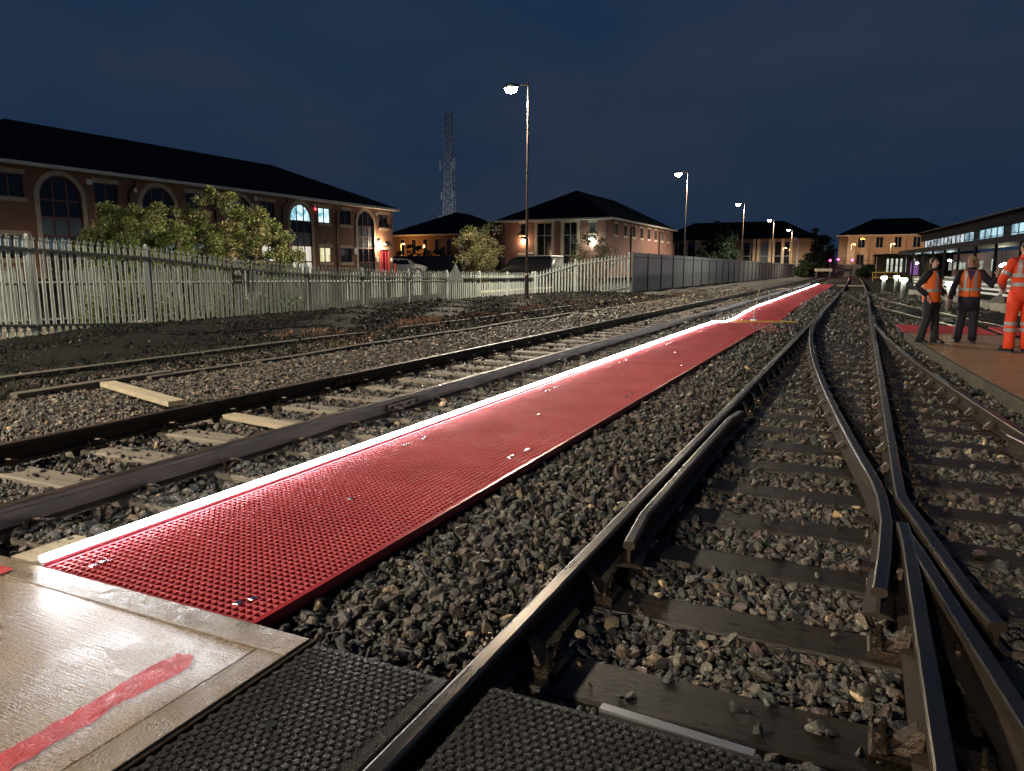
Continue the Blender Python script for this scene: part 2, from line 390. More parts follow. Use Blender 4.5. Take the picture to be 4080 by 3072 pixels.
# through track
rail('rail', [(R1X, y) for y in yr(-1.5, 34, 6)] + [(R1X+bend(y), y) for y in yr(38, 126, 6)])
rail('rail', [(R2X+bend(y), y) for y in yr(126, 38, 6)] + [(R2X, y) for y in yr(34, 5.5, 3)] + [(R2X+.004,5.15),(.385,4.75),(.47,4.15),(.545,3.66),(.60,3.42)], z=-.0005)
# curved closure rail that ends as the left wing of the crossing
rail('closure_rail', [(R1X + sdv(y) + .075*max(0, (y-21)/5), y) for y in yr(25.6, 5.5, 1.2)] + [(.205,5.16),(.218,4.62),(.195,4.05),(.165,3.58)], z=-.001)
# crossing nose: two rails planed together
rail('crossing_rail', [(R2X-.012,4.62),(R2X,4.3),(R2X,3.0),(R2X,-1.5)], z=-.001)
rail('crossing_rail', [(R1X+sdv(4.5)-.012,4.5)] + [(R1X+sdv(y), y) for y in yr(4.2, -1.5, .6)], z=-.004)
# diverging outer rail
rail('rail', [(R2X + sdv(y) + .072*max(0,(y-22)/4), y) for y in yr(25.4, -1.5, 1.2)], z=-.002)
# check rails
ck = [(R1X+.165,7.62),(R1X+.118,7.25),(R1X+.114,5.6),(R1X+.116,4.1),(R1X+.165,3.62)]
rail('check_rail', ck, z=.012, prof=rail_profile(head=.062))
rail('check_rail', [(R2X+sdv(y)+o, y) for y,o in ((7.55,-.165),(7.1,-.118),(5.5,-.114),(4.0,-.114),(3.5,-.165))], z=.012, prof=rail_profile(head=.062))
# sleepers of the turnout
def sleeper_mesh(name, w, l, h, m):
    mb = MB(); mb.bev(-l/2, l/2, -w/2, w/2, -h, 0, .012)
    o = bpy.data.meshes.new(name); o.from_pydata(mb.v, [], mb.f); o.materials.append(m); return o
ST = -.185
chm = MB()
chm.bev(-.19,.19,-.085,.085,0,.036,.010)
chm.add([(.035,-.055,.036),(.12,-.055,.036),(.12,.055,.036),(.035,.055,.036),(.026,-.035,.125),(.05,-.035,.12),(.05,.035,.12),(.026,.035,.125)],
        [(4,5,6,7),(0,1,5,4),(1,2,6,5),(2,3,7,6),(3,0,4,7)])
chm.add([(-.035,-.05,.036),(-.10,-.05,.036),(-.10,.05,.036),(-.035,.05,.036),(-.024,-.03,.105),(-.045,-.03,.10),(-.045,.03,.10),(-.024,.03,.105)],
        [(7,6,5,4),(4,5,1,0),(5,6,2,1),(6,7,3,2),(7,4,0,3)])
chair_me = bpy.data.meshes.new('rail_chair'); chair_me.from_pydata(chm.v, [], chm.f); chair_me.materials.append(M['iron'])
bm_ = MB()
bm_.cyl(0,0,0,.012,.030,.028,10); bm_.loft([(0,0,.012,.017,.017),(0,0,.04,.017,.017)],6); bm_.cyl(0,0,.04,.062,.010,.009,8)
bolt_me = bpy.data.meshes.new('bolt'); bolt_me.from_pydata(bm_.v, [], bm_.f); bolt_me.materials.append(M['iron_bright'])
SLEEPERS = []      # footprints, for the ballast
ysl = []
y = 2.60
while y < 60: ysl.append(y); y += .745
for i, y in enumerate(ysl):
    xl = -1.86 + rnd.uniform(-.05,.05); xr = R2X + sdv(y) + .62 + rnd.uniform(-.05,.08)
    if y > 26: xr = 1.0 + (max(0, (50-y)/24) * 1.9 if y < 50 else 0)
    w = .27 if i % 3 else .30
    zt = ST + rnd.uniform(-.008,.002)
    mb = MB(); mb.bev(xl, xr, y-w/2, y+w/2, zt-.14, zt, .012)
    so = mb.build('sleeper', M['timber'], turn)
    SLEEPERS.append((xl, xr, y-w/2, y+w/2))
    if y < 19:
        seats = [(R1X, 1), (R2X, -1), (R1X+sdv(y), 1 if y > 5 else -1), (R2X+sdv(y), -1)]
        if y < 5.4: seats[1] = (R2X, -1)
        for sx, sg in seats:
            if abs(sx-R2X) < .33 and sx != R2X: continue
            if abs(sx-R1X) < .3 and sx != R1X: continue
            c = inst('rail_chair', chair_me, so, (sx, y, zt), scale=(sg, 1, 1))
            if y < 10:
                for bx, by in ((.145,.05),(.145,-.05),(-.145,0)):
                    inst('bolt', bolt_me, c, (sx+sg*bx, y+by, zt+.034))
# children of a scaled chair: keep local offsets right
for o in C.objects:
    if o.parent and o.parent.name.startswith('rail_chair'):
        pl = WL[o.parent.name]; lx = (WL[o.name][0]-pl[0]) * o.parent.scale[0]
        o.location = (lx, WL[o.name][1]-pl[1], WL[o.name][2]-pl[2])
# stretcher and distance blocks in the crossing
mb = MB(); mb.box(.10,.62,4.15,4.25,-.150,-.128); mb.box(.06,.56,4.95,5.05,-.150,-.128)
mb.build('crossing_base_plate', M['iron'], turn)

# ---------------- second, farther turnout that runs off to the right
QB = ([10,13,16,19.1,21.9,23.2,24.4,26,29.6,33,36.4,40,43.6,48,53.5,60], [4.35,3.85,3.40,3.0,2.66,2.42,2.17,1.86,1.32,.76,.27,-.08,-.42,-.85,-1.17,-1.19])
QA = ([10,13,16,19.1,21.9,23.6,26,27.7,30.5,32.9,36.3,40.8,46,52.6,60], [5.75,5.25,4.80,4.36,3.92,3.60,3.19,2.92,2.55,2.17,1.62,1.03,.62,.32,.314])
def qb(y): return float(np.mean([np.interp(y+d, *QB) for d in (-2.4,-1.2,0,1.2,2.4)]))
def qa(y): return float(np.mean([np.interp(y+d, *QA) for d in (-2.4,-1.2,0,1.2,2.4)]))
def qz(y): return float(np.interp(y, [36,50], [-.1,.0]))
siding = thing('curved_siding_track', (2.4, 28, -.3), 'track curving to the right away past the standing people and bollard lights', 'railway track')
ya = yr(54, 10.5, 1.3)
rail('rail', [(qa(y), y, qz(y)) for y in ya], z=-.003, parent=siding)
rail('rail', [(qb(y), y, qz(y)) for y in ya], z=-.0045, parent=siding)
for y in yr(37.5, 10.8, .76):
    xc = (qa(y)+qb(y))/2
    mb = MB(); mb.bev(xc-1.25, xc+1.25, y-.125, y+.125, -.42, ST-.1, .012); mb.build('sleeper', M['timber'], siding)
    SLEEPERS.append((xc-1.25, xc+1.25, y-.125, y+.125))

# ---------------- left siding: flat-bottom rails on old timber sleepers, z of rail top .13
LZ = .13
L2X, L1X = -4.275, -5.78
left = thing('siding_track', (-5.0, 10, -.05), 'old siding track with rusty rails left of the lit walkway', 'railway track')
PL = rail_profile(h=.159, head=.072, foot=.14)
def lx(y): return -.00006*max(0,y-40)**2 - (.06 if y > 7.75 else 0)*0
rail('rail', [(L2X, 1.2),(L2X, 40)] + [(L2X+lx(y), y) for y in yr(46,126,8)], z=LZ, parent=left, m=M['rail_l'], prof=PL)
rail('rail', [(L1X, 1.2),(L1X, 7.42)], z=LZ+.004, parent=left, m=M['rail_l'], prof=PL)
rail('rail', [(L1X, 7.43),(L1X, 40)] + [(L1X+lx(y), y) for y in yr(46,126,8)], z=LZ, parent=left, m=M['rail_l'], prof=PL)
for x in (L1X, L2X):
    yj = 7.42 if x == L1X else 6.35
    for sd in (-1, 1):
        fp = MB(); x0 = x + sd*.022
        fp.box(min(x0,x0+sd*.022), max(x0,x0+sd*.022), yj-.3, yj+.3, LZ-.118, LZ-.052)
        fo = fp.build('fishplate', M['iron'], left)
        for k in range(4):
            b2 = MB(); yy = yj-.22+k*.147; xx = x0+sd*.022
            b2.tube([(xx,yy,LZ-.085),(xx+sd*.03,yy,LZ-.085)], .015, 6); b2.build('bolt', M['iron'], fo)
clm = MB()
clm.tube([(.07,-.05,.03),(.035,-.05,.055),(.03,.0,.06),(.055,.045,.04),(.1,.05,.05),(.105,0,.075),(.06,-.01,.07)], .011, 6)
clm.bev(.0,.13,-.07,.07,0,.022,.004)
clip_me = bpy.data.meshes.new('rail_clip'); clip_me.from_pydata(clm.v, [], clm.f); clip_me.materials.append(M['iron'])
y = 1.75; i = 0
while y < 60:
    zt = LZ-.159-.004 + rnd.uniform(-.006,0); dx = rnd.uniform(-.06,.06)
    mb = MB(); mb.bev(-6.33+dx, -3.72+dx*.5, y-.125, y+.125, zt-.14, zt, .012)
    so = mb.build('sleeper', M['timber_l'], left)
    SLEEPERS.append((-6.33, -3.75, y-.125, y+.125))
    if y < 24:
        for x in (L1X, L2X):
            inst('rail_clip', clip_me, so, (x+.045, y, zt+.001)); inst('rail_clip', clip_me, so, (x-.045, y, zt+.001), rot=(0,0,math.pi))
    y += .735 + rnd.uniform(-.03,.03); i += 1

# ---------------- disused line of weathered baulks beyond it
def baulk(x, y0, y1, w, z1, label):
    mb = MB(); n = max(2, int((y1-y0)/1.4)); pts = []
    for k in range(n+1):
        t = k/n; pts.append((x + .035*math.sin(k*1.7+x) + .02*t, y0+(y1-y0)*t, rnd.uniform(-.012,.012)))
    sweep(pts, [(-w/2,-.006),(-w/2,-.2),(w/2,-.2),(w/2,-.006),(w/2-.012,0),(-w/2+.012,0)], z1)
    m_ = sweep(pts, [(-w/2,-.008),(-w/2,-.22),(w/2,-.22),(w/2,-.008),(w/2-.012,0),(-w/2+.012,0)], z1)
    o = m_.build('timber_baulk', M['baulk'], loc=(x, (y0+y1)/2, z1-.22))
    return tag(o, label, 'timber', 'weathered baulks along the disused line')
baulk(-9.86, 3.2, 13.2, .14, .072, 'long weathered timber baulk at the foot of the dark bank, nearest the left edge')
baulk(-9.82, 14.6, 31.0, .12, .070, 'half buried timber baulk among dry weeds below the lamp post')
baulk(-9.70, 32.0, 66.0, .12, .068, 'far timber baulk running below the grey mesh fence')
baulk(-8.47, 4.95, 6.95, .14, .062, 'short timber baulk beside the pale loose plank')
baulk(-8.30, 6.55, 22.6, .12, .052, 'long timber baulk between the weeds and the siding ballast')
baulk(-8.18, 23.0, 60.0, .11, .045, 'far timber baulk between the siding track and the grey mesh fence')
def plank(p0, p1, w, th, z, m, label, name='loose_plank'):
    a = Vector((p0[0],p0[1],z)); b = Vector((p1[0],p1[1],z)); mb = MB()
    mb.bar(a+Vector((0,0,th/2)), b+Vector((0,0,th/2)), w, th)
    o = mb.build(name, m, loc=((a.x+b.x)/2,(a.y+b.y)/2,z)); return tag(o, label, 'plank')
plank((-8.30,5.95),(-6.42,5.36),.17,.055,.015,M['plank'],'pale new wooden plank lying on the ballast left of the siding')
plank((-5.62,5.30),(-4.46,5.12),.15,.04,-.03,M['plank'],'pale grey plank lying between the siding rails')
plank((-4.10,5.05),(-3.66,4.75),.17,.04,-.10,M['timber_l'],'short grey board poking out beside the light strip')
plank((-3.72,2.12),(-3.72,2.46),.17,.10,-.10,M['plank'],'short pale beam at the near end of the light strip', 'beam')
plank((-12.4,9.3),(-10.9,13.4),.05,.03,.15,M['black'],'thin dark pipe lying on the black bank','pipe')

# ================================================================== walkway of red grating panels
WX0, WX1 = -3.50, -2.185
walk = thing('grating_walkway', ((WX0+WX1)/2, 2.13, -.1), 'long raised walkway of red open grating between the two tracks', 'walkway')
PLEN = 3.0
def grating(w, l, pitch=.04, bw=.0072, d=.038):
    mb = MB(); nxn = int(round(w/pitch)); nyn = int(round(l/pitch))
    for i in range(nxn+1):
        x = -w/2 + w*i/nxn; x0 = max(-w/2, x-bw/2); x1 = min(w/2, x+bw/2)
        mb.box(x0, x1, .004, l-.004, -d, 0)
    for j in range(nyn+1):
        yy = l*j/nyn; y0 = max(.003, yy-bw/2); y1 = min(l-.003, yy+bw/2)
        mb.box(-w/2+.001, w/2-.001, y0, y1, -d+.001, -.0012)
    return mb
gmb = grating(WX1-WX0, PLEN)
g_me = bpy.data.meshes.new('grating_panel'); g_me.from_pydata(gmb.v, [], gmb.f); g_me.materials.append(M['grp'])
cl = MB(); cl.bev(-.014,.014,-.018,.018,-.002,.007,.002)
cl_me = bpy.data.meshes.new('hold_down_clip'); cl_me.from_pydata(cl.v, [], cl.f); cl_me.materials.append(M['clip'])
knots = [2.113 + PLEN*k for k in range(6)] + [20.13, 22.3, 23.6, 26.4, 29.2] + [32.2 + PLEN*k for k in range(15)]
knots = [k for k in knots if k < 76]
WXC = (WX0+WX1)/2
def wdx(y): return -.00006*max(0,y-30)**2
for a, b in zip(knots[:-1], knots[1:]):
    za, zb = sag(a), sag(b); ln = math.hypot(b-a, zb-za)
    xa, xb = WXC+wdx(a), WXC+wdx(b)
    p = inst('grating_panel', g_me, walk, (xa, a, za), rot=(math.atan2(zb-za, b-a), 0, -math.atan2(xb-xa, b-a)), scale=(1, ln/PLEN, 1))
    if a < 32:
        for fx in (-.46, .0, .49):
            for fy in ((.10, .16, PLEN-.16, PLEN-.10) if fx else (PLEN*.5,)):
                c = bpy.data.objects.new('hold_down_clip', cl_me); C.objects.link(c); c.parent = p; c.location = (fx + rnd.uniform(-.02,.02), fy, 0)
# side stringers and supports
pts = [(WX1+.012+wdx(k), k, sag(k)) for k in knots]
o = sweep(pts, [(-.010,-.001),(-.010,-.052),(.010,-.052),(.010,-.001)], 0).build('side_strip', M['grp_side'], walk)
o = sweep(pts, [(-.012,-.0535),(-.012,-.125),(.016,-.125),(.016,-.118),(-.004,-.118),(-.004,-.0535)], 0).build('support_angle', M['steel_dark'], walk)
pts2 = [(WX0-.012+wdx(k), k, sag(k)) for k in knots]
sweep(pts2, [(-.010,-.001),(-.010,-.1),(.010,-.1),(.010,-.001)], 0).build('side_strip', M['grp_side'], walk)
for k in knots:
    for x in (WX0+.12, WXC, WX1-.12):
        mb = MB(); mb.box(x-.03, x+.03, k-.05, k+.05, -.26+sag(k), -.041+sag(k)); mb.build('support_foot', M['steel_dark'], walk)
# light strip along its left edge
led = thing('led_light_strip', (WX0-.045, 2.2, -.1), 'glowing white light strip along the left edge of the red walkway', 'light strip')
ptsl = [(WX0-.05+wdx(k), max(k,2.112), sag(k)) for k in knots]
sweep(ptsl, [(-.014,.042),(-.014,.020),(.016,.020),(.016,.042),(.010,.049),(-.008,.049)], 0).build('diffuser', M['led'], led)
sweep(ptsl, [(-.022,.034),(-.022,-.16),(.020,-.16),(.020,.0185),(-.0155,.0185),(-.0155,.034)], 0).build('channel', M['alu'], led)  # added left lip, shaped to hold the strip's light off the siding rail

# ---------------- track gauge lying across the walkway
tgx, tgy = -2.75, 22.2
tz = sag(22.2)
tgo = thing('track_gauge', (tgx, tgy, tz), 'yellow measuring bar with an upright rod lying across the red walkway', 'measuring tool')
mb = MB(); mb.bar((-3.35,22.05,tz+.045),(-1.62,22.62,tz+.045),.05,.04); mb.build('bar', M['yellow'], tgo)
mb = MB(); mb.tube([(-2.78,22.3,tz+.06),(-2.74,22.35,tz+.5),(-2.66,22.4,tz+.98)],[.02,.018,.016],8); mb.build('rod', M['plank'], tgo)
mb = MB(); mb.bev(-2.86,-2.70,22.22,22.38,tz+.066,tz+.12,.01); mb.build('rod_foot', M['alu'], tgo)

# ================================================================== crossing in the foreground
def slab_material():
    m = bpy.data.materials.new('wet_brushed_concrete'); m.use_nodes = True; n = m.node_tree.nodes; l = m.node_tree.links; b = n['Principled BSDF']
    g = n.new('ShaderNodeNewGeometry')
    t = n.new('ShaderNodeTexNoise'); t.inputs['Scale'].default_value = 3; t.inputs['Detail'].default_value = 7; t.inputs['Roughness'].default_value = .7
    l.new(g.outputs['Position'], t.inputs['Vector'])
    rp = n.new('ShaderNodeValToRGB'); rp.color_ramp.elements[0].position = .3; rp.color_ramp.elements[1].position = .72
    rp.color_ramp.elements[0].color = (.165,.118,.074,1); rp.color_ramp.elements[1].color = (.30,.225,.15,1)
    l.new(t.outputs['Fac'], rp.inputs['Fac'])
    mq = n.new('ShaderNodeMapping'); mq.inputs['Scale'].default_value = (70,170,100); l.new(g.outputs['Position'], mq.inputs['Vector'])
    gq = n.new('ShaderNodeTexNoise'); gq.inputs['Scale'].default_value = 1.0; gq.inputs['Detail'].default_value = 3; gq.inputs['Roughness'].default_value = .75; l.new(mq.outputs['Vector'], gq.inputs['Vector'])
    gr = n.new('ShaderNodeValToRGB'); gr.color_ramp.elements[0].position = .40; gr.color_ramp.elements[0].color = (.62,.60,.58,1); gr.color_ramp.elements[1].position = .70; gr.color_ramp.elements[1].color = (2.9,2.8,2.6,1)  # pale grains in the colour, partly standing in for wet sparkle
    l.new(gq.outputs['Fac'], gr.inputs['Fac'])
    mm = n.new('ShaderNodeMix'); mm.data_type = 'RGBA'; mm.blend_type = 'MULTIPLY'; mm.inputs[0].default_value = 1; l.new(rp.outputs['Color'], mm.inputs[6]); l.new(gr.outputs['Color'], mm.inputs[7]); l.new(mm.outputs[2], b.inputs['Base Color'])
    mp = n.new('ShaderNodeMapping'); mp.inputs['Scale'].default_value = (5,62,20); mp.inputs['Rotation'].default_value = (0,0,R(4)); l.new(g.outputs['Position'], mp.inputs['Vector'])
    w = n.new('ShaderNodeTexNoise'); w.inputs['Scale'].default_value = 1.6; w.inputs['Detail'].default_value = 3; l.new(mp.outputs['Vector'], w.inputs['Vector'])
    f = n.new('ShaderNodeTexNoise'); f.inputs['Scale'].default_value = 190; f.inputs['Detail'].default_value = 2; f.inputs['Roughness'].default_value = .7; l.new(g.outputs['Position'], f.inputs['Vector'])
    ad = n.new('ShaderNodeMath'); ad.operation = 'MULTIPLY_ADD'; l.new(f.outputs['Fac'], ad.inputs[0]); ad.inputs[1].default_value = 1.0; l.new(w.outputs['Fac'], ad.inputs[2])
    bp = n.new('ShaderNodeBump'); bp.inputs['Strength'].default_value = 1.0; bp.inputs['Distance'].default_value = .013; l.new(ad.outputs[0], bp.inputs['Height']); l.new(bp.outputs['Normal'], b.inputs['Normal'])
    mr = n.new('ShaderNodeMapRange'); mr.inputs['From Min'].default_value = .35; mr.inputs['From Max'].default_value = .65; mr.inputs['To Min'].default_value = .22; mr.inputs['To Max'].default_value = .36
    l.new(t.outputs['Fac'], mr.inputs['Value']); l.new(mr.outputs['Result'], b.inputs['Roughness']); b.inputs['Specular IOR Level'].default_value = .65
    return m
M['slab'] = slab_material()
M['slab_edge'] = mat('trowelled_wet_concrete', (.14,.105,.068), .36, var=.35, vscale=6, bump=.5, bscale=90, col2=(.25,.19,.125), rvar=.14, spec=.6)
SX1 = -1.872
slab = MB(); slab.bev(-9.0, SX1-.134, -3.0, 1.9605, -.22, 0, .003); so = tag(slab.build('crossing_slab', M['slab'], loc=(-4,0,-.22)), kind='structure')
b1 = MB(); b1.bev(-9.0, SX1, 1.963, 2.105, -.22, .0015, .003); b1.build('slab_border', M['slab_edge'], so)
b1 = MB(); b1.bev(SX1-.132, SX1, -3.0, 1.9605, -.22, .001, .003); b1.build('slab_border', M['slab_edge'], so)
b1 = MB(); b1.bev(SX1+.003, SX1+.022, -3.0, 2.112, -.2, -.006, .003); b1.build('edge_angle', M['iron'], so)
M['paint'] = mat('worn_red_paint', (.60,.018,.030), .42, var=.3, vscale=9, bump=.8, bscale=110, col2=(.42,.03,.035), rvar=.15)
def paint(poly, z, name='painted_line'):
    rr = random.Random(3); P = [gp(x*.6436, 2000+y*.6436, z) for x, y in poly]; Q = []
    for i, p in enumerate(P):
        q = P[(i+1) % len(P)]; d = math.hypot(q[0]-p[0], q[1]-p[1]); n = max(1, int(d/.02))
        for k in range(n):
            t = k/n; Q.append((p[0]+(q[0]-p[0])*t+rr.uniform(-.007,.007), p[1]+(q[1]-p[1])*t+rr.uniform(-.007,.007), z))
    mb = MB(); mb.add(Q, [tuple(range(len(Q)))]); return mb.build(name, M['paint'], so)
paint([(-60,1600),(0,1560),(440,1310),(760,1120),(960,1000),(1100,940),(1180,945),(1195,985),(1170,1020),(960,1140),(700,1270),(560,1370),(500,1400),(300,1510),(100,1640),(-60,1730)][::-1], .0045)
paint([(-80,390),(0,395),(60,402),(76,415),(40,440),(0,447),(-80,450)][::-1], .0085)
# rubber panels
def rubber_panel(x0, x1, y0, y1, label, z=-.004):
    t = thing('rubber_crossing_panel', ((x0+x1)/2, (y0+y1)/2, -.185), label, 'crossing panel')
    mb = MB(); mb.bev(x0, x1, y0, y1, -.185, z-.006, .012); mb.build('panel', M['rubber'], t)
    hx = MB(); p = .0335; j = 0; yy = max(y0, .8)+.02
    while yy < y1-.018:
        xx = x0+.02+(p/2 if j % 2 else 0)
        while xx < x1-.07:
            hx.loft([(xx,yy,z-.0065,.0158,.0158),(xx,yy,z-.001,.0145,.0145),(xx,yy,z+.0005,.0105,.0105)], 6)
            xx += p
        yy += p*.866; j += 1
    s_ = hx.build('stud_pattern', M['rubber'], t); s_['kind'] = 'stuff'
    return t
rp1 = rubber_panel(SX1+.026, R1X-.040, -1.5, 2.108, 'black studded rubber panel between the concrete slab and the near rail')
rubber_panel(R1X+.105, R2X-.11, -1.5, 2.135, 'black studded rubber panel between the two rails of the near track')
mb = MB(); mb.cyl(-1.62, 1.62, -.014, -.0015, .022, .022, 12); mb.build('lifting_hole', M['black'], rp1)
mb = MB(); mb.bar((-.70,2.185,-.03),(-.20,2.15,-.03),.035,.035); mb.v = mb.v
tag(mb.build('steel_bar', M['alu'], loc=(-.45,2.15,-.05)), 'bright steel bar lying along the far edge of the rubber panel', 'bar')

# ================================================================== right-hand slab with the people
def r3(y): return R2X + sdv(y)
ed = [(r3(y)+.52, y) for y in (5.0,7.0,9.0,11,13,15,17,18.9)]
sl2 = MB(); n = len(ed)
top = [(x, y, 0.0) for x, y in ed] + [(qb(y)-.09, y, 0.0) for y in (18.9,17,15,13,11)] + [(4.6,5.0,0.0)]
bot = [(x, y, -.2) for x, y, z in top]; k = len(top)
sl2.add(top+bot, [tuple(range(k))[::-1]] + [(i, (i+1) % k, k+(i+1) % k, k+i) for i in range(k)])
M['slab2'] = mat('wet_tan_concrete', (.27,.145,.065), .42, var=.25, vscale=1.6, bump=.35, bscale=45, col2=(.35,.20,.10), rvar=.16, spec=.55)
so2 = tag(sl2.build('standing_slab', M['slab2'], loc=(3,12,-.2)), kind='structure')
ke = sweep([(x-.03, y) for x, y in ed], [(-.03,.008),(-.03,-.16),(.03,-.16),(.03,.008)], 0); ke.build('slab_border', M['mossy'], so2)
rs = thing('red_grating_crossing', (2.5, 20.2, -.1), 'short red grating crossing behind the standing people', 'walkway')
gs = grating(1.2, 2.45, pitch=.05)
gs_me = bpy.data.meshes.new('grating_panel'); gs_me.from_pydata(gs.v, [], gs.f); gs_me.materials.append(M['grp'])
for k, (xx, sx_) in enumerate([(1.54,1.0),(2.45,.48),(3.42,.75),(5.0,1.0),(6.25,1.0)]):
    p = inst('grating_panel', gs_me, rs, (xx, 19.0, .012), rot=(0,0,R(2)), scale=(sx_,1,1))
    for fx, fy in ((-.45,.12),(.45,.12),(-.45,2.3),(.45,2.3)):
        c = bpy.data.objects.new('hold_down_clip', cl_me); C.objects.link(c); c.parent = p; c.location = (fx, fy, 0); c.scale = (1.6,1.6,1.6)
mb = MB(); mb.box(.86,.90,19.0,21.5,-.14,.0); mb.box(.92,7,18.93,18.97,-.14,.0); mb.build('edge_angle', M['steel_dark'], rs)
# far cross walkway end strips
for x0, x1, lb in ((-2.0,-1.25,'pale crossing board left of the far rails beyond the walkway end'),(-1.12,.24,'pale crossing board between the far rails beyond the walkway end')):
    mb = MB(); mb.bev(x0,x1,71.0,72.2,-.12,-.01,.01)
    tag(mb.build('crossing_board', M['plank'], loc=((x0+x1)/2,71.6,-.12)), lb, 'board')
# ================================================================== ballast (gravel)
def stone_mesh(seed, m=None):
    r = np.random.default_rng(seed)
    # cut an icosphere-like cloud with random planes: angular crushed stone
    t = (1+5**.5)/2
    V = np.array([(-1,t,0),(1,t,0),(-1,-t,0),(1,-t,0),(0,-1,t),(0,1,t),(0,-1,-t),(0,1,-t),(t,0,-1),(t,0,1),(-t,0,-1),(-t,0,1)], float); V /= np.linalg.norm(V[0])
    F = [(0,11,5),(0,5,1),(0,1,7),(0,7,10),(0,10,11),(1,5,9),(5,11,4),(11,10,2),(10,7,6),(7,1,8),(3,9,4),(3,4,2),(3,2,6),(3,6,8),(3,8,9),(4,9,5),(2,4,11),(6,2,10),(8,6,7),(9,8,1)]
    V = V.tolist(); mid = {}; F2 = []
    def mdp(a, b):
        k = (min(a,b), max(a,b))
        if k not in mid:
            p = (np.array(V[a])+np.array(V[b]))/2; V.append((p/np.linalg.norm(p)).tolist()); mid[k] = len(V)-1
        return mid[k]
    for a, b, c in F:
        x, y, z = mdp(a,b), mdp(b,c), mdp(c,a); F2 += [(a,x,z),(b,y,x),(c,z,y),(x,y,z)]
    V = np.array(V)
    for _ in range(9):
        n = r.normal(size=3); n /= np.linalg.norm(n); d = r.uniform(.45,.8)
        k = V @ n - d; k = np.where(k > 0, k, 0); V = V - k[:,None]*n
    V = V + r.normal(0, .03, V.shape)
    V = V * np.array([1.08, r.uniform(.55,.9), r.uniform(.36,.66)])
    me = bpy.data.meshes.new('stone'); me.from_pydata(V.tolist(), [], F2); me.materials.append(m or M['stonemix']); return me
scol = bpy.data.collections.new('stone_shapes')
for k in range(14):
    so_ = bpy.data.objects.new('stone', stone_mesh(100+k)); scol.objects.link(so_)
scol2 = bpy.data.collections.new('spoil_shapes')
for k in range(14):
    so_ = bpy.data.objects.new('stone', stone_mesh(140+k, M['spoilstone'])); scol2.objects.link(so_)
def gravel(name, pts, rot, scl, col, label, shapes=scol):
    me = bpy.data.meshes.new(name); n = len(pts)
    me.vertices.add(n); me.vertices.foreach_set('co', np.asarray(pts, np.float32).ravel())
    for an, ty, dat in (('rot','FLOAT_VECTOR',rot),('scl','FLOAT_VECTOR',scl)):
        a = me.attributes.new(an, ty, 'POINT'); a.data.foreach_set('vector', np.asarray(dat, np.float32).ravel())
    a = me.attributes.new('col', 'FLOAT_COLOR', 'POINT'); a.data.foreach_set('color', np.concatenate([col, np.ones((n,1))],1).astype(np.float32).ravel())
    a = me.attributes.new('pick', 'INT', 'POINT'); a.data.foreach_set('value', rng.integers(0, 14, n).astype(np.int32))
    o = bpy.data.objects.new(name, me); C.objects.link(o); WL[o.name] = (0,0,0)
    ng = bpy.data.node_groups.new(name, 'GeometryNodeTree')
    ng.interface.new_socket('Geometry', in_out='INPUT', socket_type='NodeSocketGeometry'); ng.interface.new_socket('Geometry', in_out='OUTPUT', socket_type='NodeSocketGeometry')
    N = ng.nodes; gi = N.new('NodeGroupInput'); go = N.new('NodeGroupOutput')
    ci = N.new('GeometryNodeCollectionInfo'); ci.inputs['Collection'].default_value = shapes; ci.inputs['Separate Children'].default_value = True; ci.inputs['Reset Children'].default_value = True
    ip = N.new('GeometryNodeInstanceOnPoints'); ip.inputs['Pick Instance'].default_value = True
    def na(nm, ty):
        q = N.new('GeometryNodeInputNamedAttribute'); q.data_type = ty; q.inputs['Name'].default_value = nm; return q.outputs['Attribute']
    er = N.new('FunctionNodeEulerToRotation'); l = ng.links
    l.new(na('rot','FLOAT_VECTOR'), er.inputs[0]); l.new(er.outputs[0], ip.inputs['Rotation']); l.new(na('scl','FLOAT_VECTOR'), ip.inputs['Scale']); l.new(na('pick','INT'), ip.inputs['Instance Index'])
    l.new(gi.outputs[0], ip.inputs['Points']); l.new(ci.outputs[0], ip.inputs['Instance']); l.new(ip.outputs[0], go.inputs[0])
    mo = o.modifiers.new('scatter', 'NODES'); mo.node_group = ng
    return tag(o, label, 'gravel', kind='stuff')
PAL = np.array([(.052,.046,.040),(.075,.065,.053),(.036,.036,.036),(.092,.073,.055),(.068,.046,.042),(.105,.092,.072),(.046,.054,.046),(.16,.115,.07),(.34,.25,.15)])
PW = np.array([.2,.19,.17,.13,.13,.08,.06,.03,.01]); PW = PW/PW.sum()
def in_view(x, y, margin=.9):
    ca, sa = math.cos(YAW), math.sin(YAW); fw = -x*sa + y*ca; rr = x*ca + y*sa
    return (fw > .6) & (np.abs(rr) < fw*.70 + margin)
def scatter(x0, x1, y0, y1, dens):
    n = int((x1-x0)*(y1-y0)*dens); x = rng.uniform(x0,x1,n); y = rng.uniform(y0,y1,n); k = in_view(x,y); return x[k], y[k]
SL = np.array(SLEEPERS)
